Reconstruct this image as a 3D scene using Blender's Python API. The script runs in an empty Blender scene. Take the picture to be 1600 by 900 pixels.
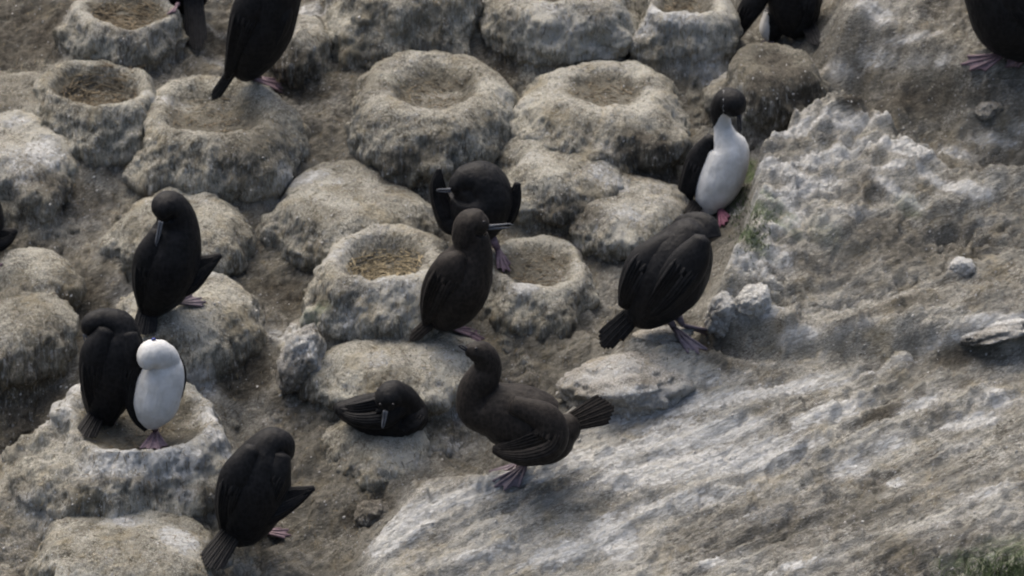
import bpy, bmesh, math, random
import numpy as np
from mathutils import Vector, Matrix
from mathutils.bvhtree import BVHTree

random.seed(7)
scene = bpy.context.scene
COL = scene.collection
R = math.radians

# ------------------------------------------------------------------ camera
DIST, PITCH, WIDTH = 30.0, R(25.0), 4.0
S = WIDTH / 1600.0                                   # metres per photo pixel at the middle of the slope
cam_loc = Vector((0, -DIST * math.cos(PITCH), DIST * math.sin(PITCH)))
cd = bpy.data.cameras.new('camera')
cam = bpy.data.objects.new('camera', cd)
COL.objects.link(cam)
cam.location = cam_loc
cam.rotation_euler = (math.pi / 2 - PITCH, 0, 0)
cd.sensor_width = 36
cd.lens = 36 * DIST / WIDTH
cd.clip_start, cd.clip_end = 0.5, 400
cd.dof.use_dof = True                                # a long lens focused a little short, as in the photo
cd.dof.focus_distance = 25.0
cd.dof.aperture_fstop = 8.0
scene.camera = cam
FWD = Vector((0, math.cos(PITCH), -math.sin(PITCH)))
RIGHT = Vector((1, 0, 0))
UPC = Vector((0, math.sin(PITCH), math.cos(PITCH)))

# ------------------------------------------------------------------ light: overcast
SUN_EL, SUN_AZ = R(64), R(-30)                       # high, from behind and left
w = bpy.data.worlds.new('World')
scene.world = w
w.use_nodes = True
nt = w.node_tree
bg = nt.nodes['Background']
sky = nt.nodes.new('ShaderNodeTexSky')
sky.sky_type = 'NISHITA'
sky.sun_disc = False
sky.sun_elevation = SUN_EL
sky.sun_rotation = SUN_AZ
sky.air_density = 1.0
sky.dust_density = 7.0
sky.ozone_density = 0.6
nt.links.new(sky.outputs[0], bg.inputs[0])
bg.inputs[1].default_value = 0.094
sl = bpy.data.lights.new('sun', 'SUN')
sl.energy = 1.3
sl.angle = R(65)
sl.color = (1.0, 0.96, 0.875)
sun = bpy.data.objects.new('sun', sl)
COL.objects.link(sun)
sd = Vector((math.sin(SUN_AZ) * math.cos(SUN_EL), math.cos(SUN_AZ) * math.cos(SUN_EL), math.sin(SUN_EL)))
sun.rotation_euler = sd.to_track_quat('Z', 'Y').to_euler()
scene.view_settings.view_transform = 'Standard'
scene.view_settings.look = 'None'
scene.view_settings.gamma = 1
scene.view_settings.exposure = 1.36
scene.render.engine = 'CYCLES'

# ------------------------------------------------------------------ numpy noise
def _hash(ix, iy, iz, seed):
    h = (ix.astype(np.int64) * 374761393 + iy.astype(np.int64) * 668265263 + iz.astype(np.int64) * 2147483647 + seed * 974634777) & 0xffffffff
    h = ((h ^ (h >> 13)) * 1274126177) & 0xffffffff
    h = ((h ^ (h >> 16)) * 2246822519) & 0xffffffff
    return ((h ^ (h >> 15)) & 0xffffff) / float(0xffffff)

def vnoise(p, seed=0):
    i = np.floor(p); f = p - i; i = i.astype(np.int64)
    u = f * f * f * (f * (f * 6 - 15) + 10)
    r = 0
    for dx in (0, 1):
        wx = u[:, 0] if dx else 1 - u[:, 0]
        for dy in (0, 1):
            wy = u[:, 1] if dy else 1 - u[:, 1]
            for dz in (0, 1):
                wz = u[:, 2] if dz else 1 - u[:, 2]
                r = r + wx * wy * wz * _hash(i[:, 0] + dx, i[:, 1] + dy, i[:, 2] + dz, seed)
    return r * 2 - 1

def fbm(p, scale=(1, 1, 1), octaves=4, seed=0, gain=0.5, ridged=False):
    q = p * np.array(scale)[None, :]
    a, r, n = 1.0, 0, 0
    for o in range(octaves):
        v = vnoise(q + o * 17.31, seed + o)
        if ridged: v = 1 - 2 * np.abs(v)
        r = r + a * v; n += a; a *= gain
        q = q * 2.03
    return r / n

def sstep(a, b, x):
    t = np.clip((x - a) / (b - a), 0, 1)
    return t * t * (3 - 2 * t)

# ------------------------------------------------------------------ pixel <-> place
SLOPE = math.tan(R(21))
def ray(u, v):
    d = FWD * DIST + RIGHT * ((u - 800) * S) + UPC * ((450 - v) * S)
    return d.normalized()
def on_plane(u, v, h=0.0):                            # point of the hillside plane raised by h metres seen at (u, v)
    d = ray(u, v)
    t = (cam_loc.y * SLOPE + h - cam_loc.z) / (d.z - d.y * SLOPE)
    return cam_loc + d * t
def at_depth(u, v, y):                                # point with world y seen at (u, v)
    d = ray(u, v)
    return cam_loc + d * ((y - cam_loc.y) / d.y)

# ------------------------------------------------------------------ materials
def mat_new(name):
    m = bpy.data.materials.new(name); m.use_nodes = True
    n = m.node_tree.nodes; l = m.node_tree.links
    return m, n, l, n['Principled BSDF']

def mixc(n, l, fac, a, b, blend='MIX'):
    x = n.new('ShaderNodeMix'); x.data_type = 'RGBA'; x.blend_type = blend
    for sock, val in ((x.inputs[0], fac), (x.inputs[6], a), (x.inputs[7], b)):
        if hasattr(val, 'is_linked'): l.new(val, sock)
        elif isinstance(val, tuple): sock.default_value = (*val, 1)
        else: sock.default_value = val
    return x.outputs[2]

def math_(n, l, op, a, b=None, c=None, clamp=False):
    x = n.new('ShaderNodeMath'); x.operation = op; x.use_clamp = clamp
    for i, val in enumerate((a, b, c)):
        if val is None: continue
        if hasattr(val, 'is_linked'): l.new(val, x.inputs[i])
        else: x.inputs[i].default_value = val
    return x.outputs[0]

def noise(n, l, vec, scale, detail=6, rough=0.6, dist=0.0, loc=(0, 0, 0), stretch=(1, 1, 1), rot=(0, 0, 0)):
    mp = n.new('ShaderNodeMapping')
    mp.inputs['Location'].default_value = loc
    mp.inputs['Rotation'].default_value = rot
    mp.vector_type = 'TEXTURE'
    mp.inputs['Scale'].default_value = tuple(1 / k for k in stretch)
    l.new(vec, mp.inputs['Vector'])
    t = n.new('ShaderNodeTexNoise')
    t.inputs['Scale'].default_value = scale; t.inputs['Detail'].default_value = detail
    t.inputs['Roughness'].default_value = rough; t.inputs['Distortion'].default_value = dist
    l.new(mp.outputs[0], t.inputs['Vector'])
    return t.outputs['Fac']

def ramp(n, l, fac, a, b):
    x = n.new('ShaderNodeMapRange'); x.interpolation_type = 'SMOOTHSTEP'
    if a > b: a, b = b, a; x.inputs['To Min'].default_value = 1; x.inputs['To Max'].default_value = 0
    x.inputs['From Min'].default_value = a; x.inputs['From Max'].default_value = b
    l.new(fac, x.inputs['Value'])
    return x.outputs['Result']

def attr(n, name):
    a = n.new('ShaderNodeAttribute'); a.attribute_name = name
    return a.outputs['Fac']

def ground_material(name, stretch, rot, base, pale, dark, lime=0.0, bump=1.0, fibre=(1, 1, 0.22), pale_bias=0.0, gk=0.20, crag=None, drips=0.0):
    m, n, l, b = mat_new(name)
    g = n.new('ShaderNodeNewGeometry'); P = g.outputs['Position']
    big = noise(n, l, P, 4.0, 5, 0.6, 0.5)
    mid = noise(n, l, P, 15, 7, 0.68, 0.7, stretch=stretch, rot=rot)
    fine = noise(n, l, P, 60, 6, 0.72, 0.6, stretch=fibre, rot=rot)
    fib = noise(n, l, P, 150, 4, 0.7, 0.8, stretch=fibre, rot=rot, loc=(5, 5, 1))
    grit = noise(n, l, P, 240, 3, 0.7)
    nz = n.new('ShaderNodeSeparateXYZ'); l.new(g.outputs['Normal'], nz.inputs[0])
    ga = attr(n, 'guano'); da = attr(n, 'soil_shade'); gr = attr(n, 'algae')
    # dried mud: dark crevices, mid body, bleached crust
    c = mixc(n, l, ramp(n, l, math_(n, l, 'ADD', math_(n, l, 'MULTIPLY', mid, .6), math_(n, l, 'MULTIPLY', fine, .4)), 0.38, 0.56), dark, base)
    pf = math_(n, l, 'ADD', math_(n, l, 'MULTIPLY', big, .45), math_(n, l, 'MULTIPLY', fib, .55))
    pf = math_(n, l, 'ADD', pf, math_(n, l, 'MULTIPLY', ga, .12))
    c = mixc(n, l, ramp(n, l, pf, 0.47 - pale_bias, 0.62 - pale_bias), c, pale)
    oc = noise(n, l, P, 8, 5, 0.6, 0.3, loc=(9, 2, 4))
    c = mixc(n, l, math_(n, l, 'MULTIPLY', ramp(n, l, oc, 0.50, 0.70), 0.40), c, (0.28, 0.235, 0.145))
    soil_shade_fac = math_(n, l, 'MULTIPLY', da, ramp(n, l, mid, 0.25, 0.55), clamp=True)  # dark soil colour that also paints shade into gaps and low walls
    c = mixc(n, l, soil_shade_fac, c, mixc(n, l, ramp(n, l, fib, .35, .7), (0.043, 0.038, 0.030), (0.120, 0.109, 0.088)))
    # droppings: coarse patches broken up by finer streaks and grains, partly worn through
    s1 = noise(n, l, P, 22, 8, 0.75, 1.0, stretch=stretch, rot=rot, loc=(3, 1, 7))
    s2 = noise(n, l, P, 85, 5, 0.75, 0.8, stretch=stretch, rot=rot, loc=(1, 8, 2))
    if crag:
        ca = attr(n, 'crag')
        s1b = noise(n, l, P, 26, 8, 0.75, 1.4, stretch=(.38, 1, 1.1), rot=crag, loc=(3, 1, 7))
        s2b = noise(n, l, P, 95, 5, 0.75, 1.0, stretch=(.45, 1, 1.1), rot=crag, loc=(1, 8, 2))
        def mf(a_, b_):
            x = n.new('ShaderNodeMix'); l.new(ca, x.inputs[0]); l.new(a_, x.inputs[2]); l.new(b_, x.inputs[3]); return x.outputs[0]
        s1, s2 = mf(s1, s1b), mf(s2, s2b)
    br = math_(n, l, 'ADD', math_(n, l, 'MULTIPLY', s1, .52), math_(n, l, 'MULTIPLY', s2, .48))
    k = math_(n, l, 'ADD', br, math_(n, l, 'MULTIPLY', ga, gk))
    solid = ramp(n, l, k, 0.615 - lime, 0.70 - lime)
    wash = ramp(n, l, k, 0.48 - lime, 0.68 - lime)
    gw = mixc(n, l, ramp(n, l, s2, 0.35, 0.65), (0.38, 0.374, 0.345), (0.60, 0.61, 0.61))
    c = mixc(n, l, math_(n, l, 'MULTIPLY', wash, 0.42), c, (0.40, 0.39, 0.37))
    c = mixc(n, l, math_(n, l, 'MULTIPLY', solid, 0.85), c, gw)
    if drips:                                         # droppings that ran down the steep walls
        dr = noise(n, l, P, 62, 5, 0.7, 0.5, stretch=(1, 1, 0.13), loc=(4, 4, 4))
        steep = ramp(n, l, nz.outputs['Z'], 0.75, 0.35)
        c = mixc(n, l, math_(n, l, 'MULTIPLY', math_(n, l, 'MULTIPLY', ramp(n, l, math_(n, l, 'ADD', dr, math_(n, l, 'MULTIPLY', ga, .06)), 0.52, 0.66), steep), drips), c, (0.46, 0.46, 0.44))
    vo = n.new('ShaderNodeTexVoronoi'); vo.inputs['Scale'].default_value = 48; vo.inputs['Randomness'].default_value = 1
    l.new(P, vo.inputs['Vector'])
    fl = math_(n, l, 'LESS_THAN', vo.outputs['Distance'], 0.16)
    pick = n.new('ShaderNodeSeparateColor'); l.new(vo.outputs['Color'], pick.inputs[0])
    fl = math_(n, l, 'MULTIPLY', fl, math_(n, l, 'GREATER_THAN', pick.outputs[0], 0.82))
    c = mixc(n, l, math_(n, l, 'MULTIPLY', fl, 0.5), c, (0.50, 0.52, 0.56))
    gm = math_(n, l, 'MULTIPLY', gr, ramp(n, l, br, 0.40, 0.54), clamp=True)
    c = mixc(n, l, math_(n, l, 'MULTIPLY', gm, .85), c, (0.075, 0.115, 0.045))
    c = mixc(n, l, math_(n, l, 'MULTIPLY', ramp(n, l, grit, 0.5, 0.72), 0.5), c, mixc(n, l, 0.6, c, (0.05, 0.042, 0.032)))
    l.new(c, b.inputs['Base Color'])
    b.inputs['Roughness'].default_value = 0.9
    b.inputs['Specular IOR Level'].default_value = 0.2
    h = math_(n, l, 'ADD', math_(n, l, 'MULTIPLY', mid, 1.8), math_(n, l, 'ADD', math_(n, l, 'MULTIPLY', fine, 1.2), math_(n, l, 'MULTIPLY', fib, 0.5)))
    h = math_(n, l, 'ADD', h, math_(n, l, 'MULTIPLY', solid, 0.25))
    bp = n.new('ShaderNodeBump'); bp.inputs['Strength'].default_value = 1.0; bp.inputs['Distance'].default_value = 0.014 * bump
    l.new(h, bp.inputs['Height']); l.new(bp.outputs[0], b.inputs['Normal'])
    return m

M = {}
M['nest'] = ground_material('mud_and_droppings', (1, 1, 0.5), (0, 0, 0), (0.196, 0.184, 0.148), (0.40, 0.388, 0.333), (0.068, 0.060, 0.044), lime=.01, pale_bias=.025, drips=.6, fibre=(1, 1, 0.28))
M['rock'] = ground_material('stained_rock', (0.30, 1.0, 1.2), (0, R(-11), R(30)), (0.214, 0.206, 0.178), (0.405, 0.398, 0.362), (0.092, 0.083, 0.066), pale_bias=.02, lime=.02, gk=.24, fibre=(0.36, 1, 1.2), bump=1.25, crag=(0, R(-16), R(50)))
M['stone'] = ground_material('limed_stone', (1, 1, 0.8), (0, 0, 0), (0.22, 0.205, 0.175), (0.42, 0.41, 0.38), (0.09, 0.08, 0.065), lime=.0, fibre=(1, 1, 0.6))

def plumage(name, col, col2, sheen=0.3, rough=0.55):
    m, n, l, b = mat_new(name)
    tc = n.new('ShaderNodeNewGeometry'); P = tc.outputs['Position']
    wn = noise(n, l, P, 22, 4, 0.6, 0.4)
    fe = noise(n, l, P, 120, 4, 0.65, 0.3, stretch=(1, 1, 0.22))
    fe2 = noise(n, l, P, 300, 3, 0.6, 0.3, stretch=(1, 1, 0.35))
    black = mixc(n, l, ramp(n, l, wn, 0.35, 0.68), col, col2)
    black = mixc(n, l, math_(n, l, 'MULTIPLY', ramp(n, l, fe, 0.45, 0.75), 0.5), black, tuple(min(1, c * 2.4) for c in col2))
    vs_ = n.new('ShaderNodeTexVoronoi'); vs_.inputs['Scale'].default_value = 62
    l.new(P, vs_.inputs['Vector'])
    black = mixc(n, l, math_(n, l, 'MULTIPLY', ramp(n, l, vs_.outputs['Distance'], 0.35, 0.75), 0.55), black, tuple(c * 2.0 for c in col2))
    wa = attr(n, 'white')
    wht = mixc(n, l, ramp(n, l, wn, 0.3, 0.7), (0.44, 0.44, 0.425), (0.54, 0.545, 0.545))
    e = math_(n, l, 'ADD', wa, math_(n, l, 'MULTIPLY', math_(n, l, 'SUBTRACT', fe, 0.5), 1.3))
    c = mixc(n, l, ramp(n, l, e, 0.42, 0.58), black, wht)
    l.new(c, b.inputs['Base Color'])
    b.inputs['Roughness'].default_value = rough
    b.inputs['Specular IOR Level'].default_value = 0.14
    b.inputs['Sheen Weight'].default_value = sheen
    b.inputs['Sheen Roughness'].default_value = 0.5
    b.inputs['Sheen Tint'].default_value = (0.5, 0.5, 0.55, 1)
    bp = n.new('ShaderNodeBump'); bp.inputs['Strength'].default_value = 0.45; bp.inputs['Distance'].default_value = 0.005
    l.new(math_(n, l, 'ADD', fe, math_(n, l, 'MULTIPLY', fe2, 0.5)), bp.inputs['Height'])
    l.new(bp.outputs[0], b.inputs['Normal'])
    return m

def simple(name, col, rough=0.6, var=0.25, scale=60, spec=0.3):
    m, n, l, b = mat_new(name)
    g = n.new('ShaderNodeNewGeometry')
    f = noise(n, l, g.outputs['Position'], scale, 4, 0.6)
    c = mixc(n, l, ramp(n, l, f, 0.3, 0.7), tuple(x * (1 - var) for x in col), tuple(min(1, x * (1 + var)) for x in col))
    l.new(c, b.inputs['Base Color'])
    b.inputs['Roughness'].default_value = rough
    b.inputs['Specular IOR Level'].default_value = spec
    bp = n.new('ShaderNodeBump'); bp.inputs['Strength'].default_value = 0.4; bp.inputs['Distance'].default_value = 0.003
    l.new(f, bp.inputs['Height']); l.new(bp.outputs[0], b.inputs['Normal'])
    return m

M['black'] = plumage('black_plumage', (0.0036, 0.0037, 0.0042), (0.0068, 0.0066, 0.0070), 0.02)
M['brown'] = plumage('brown_plumage', (0.0088, 0.0073, 0.0062), (0.0135, 0.0112, 0.0095), 0.03, 0.6)
M['bill'] = simple('horn_bill', (0.085, 0.09, 0.10), 0.6, spec=0.15)
M['bill_dark'] = simple('dark_bill', (0.03, 0.03, 0.034), 0.6, spec=0.15)
M['foot'] = simple('pink_foot_skin', (0.145, 0.100, 0.116), 0.55)
M['foot_red'] = simple('magenta_foot_skin', (0.20, 0.078, 0.11), 0.55)
M['foot_grey'] = simple('grey_purple_foot_skin', (0.115, 0.092, 0.108), 0.55)
M['eye'] = simple('dark_eye', (0.01, 0.01, 0.012), 0.4, 0.0, spec=0.3)
M['eye_blue'] = simple('blue_eye_ring', (0.03, 0.05, 0.25), 0.4, 0.1)
M['straw'] = simple('dry_straw', (0.215, 0.178, 0.112), 0.85, 0.5, 35)
M['straw_dark'] = simple('damp_straw', (0.13, 0.105, 0.07), 0.9, 0.5, 35)
M['grass'] = simple('green_blades', (0.075, 0.098, 0.045), 0.8, 0.5, 30)
M['pebble'] = simple('pale_chips', (0.34, 0.33, 0.31), 0.85, 0.5, 40)

# ------------------------------------------------------------------ mesh helpers
def mesh_from(name, verts, faces, material, smooth=True):
    me = bpy.data.meshes.new(name)
    me.from_pydata([tuple(v) for v in verts] if not isinstance(verts, np.ndarray) else verts.tolist(), [], faces if isinstance(faces, list) else faces.tolist())
    if smooth: me.polygons.foreach_set('use_smooth', [True] * len(me.polygons))
    me.materials.append(material)
    me.update()
    return me

def fix_normals(me):
    bm = bmesh.new(); bm.from_mesh(me); bmesh.ops.recalc_face_normals(bm, faces=bm.faces); bm.to_mesh(me); bm.free()
    return me

def link(name, me, parent=None):
    o = bpy.data.objects.new(name, me)
    COL.objects.link(o)
    if parent is not None:
        o.parent = parent
        if parent.parent is None: o.matrix_parent_inverse = Matrix.Translation(-Vector(parent.location))
    return o

def tag(o, label, cat, group=None, kind=None):
    if label: o['label'] = label
    if cat: o['category'] = cat
    if group: o['group'] = group
    if kind: o['kind'] = kind

def grid_faces(nu, nv, wrap_u=False):
    i = np.arange(nv - 1)[:, None] * nu
    if wrap_u:
        a = np.arange(nu)[None, :]; b = (a + 1) % nu
    else:
        a = np.arange(nu - 1)[None, :]; b = a + 1
    q = np.stack([i + a, i + b, i + nu + b, i + nu + a], -1).reshape(-1, 4)
    return q

def recentre(o, origin):                              # put the object's origin at its base
    me = o.data
    me.transform(Matrix.Translation(-Vector(origin)))
    o.location = origin

# ------------------------------------------------------------------ nest mounds: table read off the photograph
# cx, cy: middle of the top seen in the photo; rx: outer radius; bowl: share of rx; bd: bowl depth; H: height above the slope
# wall: wall height below the lip; under: undercut; flare: foot; skew: (x,y) shift of the foot
NESTS = [
 dict(n='crown', c=(200, 12), rx=100, bowl=.66, bd=26, H=48, wall=80, under=.05, straw=2, seed=1, g=.25,
      label='straw-lined nest mound cut by the top edge, a bird tail hanging at its right side'),
 dict(n='a', c=(156, 130), rx=105, bowl=.66, bd=34, H=52, wall=120, under=.10, straw=2, seed=2, g=.05,
      label='round nest mound with a deep dark bowl of twigs, upper left'),
 dict(n='b', c=(330, 168), rx=138, bowl=.60, bd=24, H=62, wall=125, under=.03, flare=.12, seed=3, g=.10,
      label='broad shallow-bowled nest mound with a black bird standing on its far rim'),
 dict(n='c', c=(28, 205), rx=112, bowl=0, bd=6, H=40, wall=110, under=0, flare=.1, seed=4, g=.35,
      label='grey limed mound without a bowl at the left edge, below the deep twig nest'),
 dict(n='d', c=(632, -58), rx=135, bowl=.6, bd=25, H=62, wall=190, under=.0, flare=.1, seed=5, g=.05,
      label='tall upright mound whose flank fills the top edge left of the middle'),
 dict(n='e', c=(872, -36), rx=130, bowl=.6, bd=25, H=62, wall=120, under=.08, seed=6, g=.25,
      label='mound with pale streaked wall at the top edge above the two big ring nests'),
 dict(n='f', c=(1074, -4), rx=82, bowl=.62, bd=22, H=50, wall=95, under=.05, seed=7, g=.35,
      label='small mound with a sagging pale lip at the top edge beside the half-hidden crouching bird'),
 dict(n='g', c=(676, 130), rx=152, bowl=.47, bd=26, H=72, wall=135, under=.03, flare=.06, seed=8, g=.16,
      label='largest smooth ring nest with an empty hollow, upper middle'),
 dict(n='h', c=(948, 135), rx=132, bowl=.44, bd=16, H=60, wall=108, under=.05, seed=9, g=.22,
      label='wide worn ring nest with a shallow hollow right of the largest ring nest'),
 dict(n='i', c=(888, 236), rx=112, bowl=.4, bd=4, H=52, wall=100, under=.06, seed=10, g=.22,
      label='flat pale dome mound directly below the worn ring nest'),
 dict(n='j', c=(982, 302), rx=96, bowl=0, bd=5, H=40, wall=100, under=.08, flare=.05, seed=11, g=.35,
      label='low blunt mound with white crust left of the white-breasted preening bird'),
 dict(n='k', c=(1208, 92), rx=82, bowl=.4, bd=10, H=62, wall=115, under=.02, flare=.1, seed=12, g=-.2, dk=.55,
      label='dark-walled mound under the bird crouching at the top edge'),
 dict(n='l', c=(538, 296), rx=122, bowl=.3, bd=4, H=50, wall=130, under=.04, flare=-.08, skew=-.3, seed=13, g=.2,
      label='smooth domed mound with a lilac white crust on its upper left'),
 dict(n='m', c=(602, 398), rx=120, bowl=.56, bd=34, H=92, wall=120, under=.04, straw=1, seed=14, g=.32,
      label='ring nest with golden straw in its bowl, left of the bird with the parted bill'),
 dict(n='o', c=(838, 412), rx=96, bowl=.66, bd=13, H=26, wall=90, under=.0, flare=.1, seed=15, g=.25,
      label='open shallow nest mound behind the bird with the parted bill'),
 dict(n='p', c=(285, 325), rx=104, bowl=.3, bd=3, H=44, wall=100, under=.04, seed=16, g=.12,
      label='flat topped mound behind the black bird with its bill on its back'),
 dict(n='q', c=(300, 452), rx=115, bowl=.4, bd=6, H=52, wall=120, under=.06, seed=17, g=.18,
      label='lumpy mound that carries the black bird with its bill on its back'),
 dict(n='r', c=(622, 532), rx=116, bowl=.35, bd=4, H=50, wall=92, under=.07, seed=18, g=.2,
      label='flat pale mound under the feet of the bird with the parted bill'),
 dict(n='s', c=(226, 650), rx=134, bowl=.70, bd=24, H=72, wall=125, under=.0, flare=.2, skew=-1.5, seed=19, g=.45, tilt=.05,
      label='large shallow nest with a white crusted rim holding the pied bird and the hunched bird'),
 dict(n='t', c=(196, 822), rx=138, skew=-.2, bowl=.4, bd=4, H=42, wall=140, under=.0, flare=.1, seed=20, g=.18,
      label='broad low mound below the white crusted nest, at the bottom left'),
 dict(n='u', dk=.15, c=(28, 478), rx=84, bowl=0, bd=4, H=40, wall=120, under=.02, flare=.1, seed=21, g=.02,
      label='plain brown domed mound at the left edge, level with the hunched bird'),
 dict(n='v', c=(55, 408), rx=70, bowl=0, bd=3, H=28, wall=80, under=.0, flare=.15, seed=22, g=.05,
      label='small ochre mound at the left edge beside the cropped black wing'),
 dict(n='w', c=(600, 668), rx=92, bowl=.3, bd=6, H=24, wall=90, under=.03, flare=.1, seed=23, g=.15,
      label='mud nest under the black bird that sits low'),
 dict(n='x', dk=.15, c=(455, 35), rx=66, bowl=.0, bd=4, H=42, wall=120, under=.04, seed=24, g=.35,
      label='narrow dark-sided mound with a pale cap behind the upper left standing bird'),
 dict(n='y', dk=.4, c=(30, 142), rx=90, bowl=0, bd=3, H=14, wall=60, under=.0, flare=.2, seed=25, g=.0,
      label='low dark brown hump at the left edge above the grey limed mound'),
]
PX_IN_FRAME = 1.0

mound_list = []                                       # (x, y, radius) for the earth skirts of the terrain
for N in NESTS:
    c = on_plane(N['c'][0], N['c'][1], N['H'] * S)
    N['P'] = c
    mound_list.append((c.x, c.y, N['rx'] * S, N['H'] * S))

# ------------------------------------------------------------------ terrain: one height field
def seg_dist(x, y, a, b):
    ax, ay, bx, by = a[0], a[1], b[0], b[1]
    dx, dy = bx - ax, by - ay
    t = np.clip(((x - ax) * dx + (y - ay) * dy) / (dx * dx + dy * dy), 0, 1)
    return np.hypot(x - ax - t * dx, y - ay - t * dy)

def poly_sd(x, y, pts):                               # positive inside
    d = np.full(x.shape, 1e9); inside = np.zeros(x.shape, bool)
    n = len(pts)
    for i in range(n):
        a, b = pts[i], pts[(i + 1) % n]
        d = np.minimum(d, seg_dist(x, y, a, b))
        cond = ((a[1] > y) != (b[1] > y)) & (x < (b[0] - a[0]) * (y - a[1]) / (b[1] - a[1] + 1e-12) + a[0])
        inside ^= cond
    return np.where(inside, d, -d)

def plan(pts): return [tuple(on_plane(u, v)[:2]) for u, v in pts]

SLAB = plan([(1080, 575), (960, 572), (900, 612), (800, 745), (640, 770), (585, 850), (545, 930), (480, 1200), (2400, 1200), (2400, 330), (1700, 420), (1560, 470), (1380, 520), (1240, 560)])
RIDGE = plan([(1092, 540), (1118, 490), (1150, 430), (1160, 372), (1162, 318), (1208, 262), (1275, 205), (1390, 200), (1430, 255), (1520, 290), (2400, 270), (2400, 600), (1300, 600), (1160, 585)])
UPPER = plan([(1285, 130), (1290, 70), (1330, -60), (1400, -600), (2600, -600), (2600, 200), (1500, 205), (1400, 150)])
BUMPS = [  # (u, v, radius px x, radius px y (in plan), height px)
 (1395, 175, 55, 50, 30), (1480, 235, 70, 40, 10), (1335, 95, 40, 40, 20), (850, 500, 150, 70, 30), (1000, 430, 110, 80, 26), (600, 700, 120, 50, 22), (780, 640, 90, 60, 16), (900, 540, 90, 50, 16),
 (960, 590, 90, 60, 22), (1050, 590, 80, 60, 26), (1290, 250, 60, 90, 12), (1400, 612, 30, 26, 20), (1450, 640, 60, 30, 10), (1530, 670, 44, 22, 14), (1330, 480, 90, 50, -14),
 (1450, 400, 120, 80, -14), (1480, 110, 120, 60, 6), (1400, 70, 80, 30, 8), (1180, 760, 120, 60, -10), (900, 800, 120, 60, 10), (700, 800, 110, 70, 14),
 (1030, 240, 55, 60, -22), (440, 640, 70, 60, -14), (500, 740, 90, 70, 8), (440, 255, 60, 60, -8), (440, 590, 40, 60, 16), (1560, 540, 80, 30, 12), (1240, 150, 60, 70, -14),
 (50, 60, 80, 80, -12), (60, 320, 80, 60, -12), (10, 640, 60, 110, -50), (30, 740, 50, 100, -34), (380, 620, 40, 60, -22), (480, 430, 40, 60, -16), (130, 285, 60, 40, 22), (160, 400, 60, 50, 26), (470, 670, 70, 50, 26), (520, 750, 80, 60, 24), (450, 265, 60, 30, 18), (420, 720, 40, 40, 16), (60, 345, 60, 30, 20), (1090, 545, 70, 40, 12)]
BUMPS = [(*on_plane(u, v)[:2], a * S, b * S, h * S) for u, v, a, b, h in BUMPS]

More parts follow.
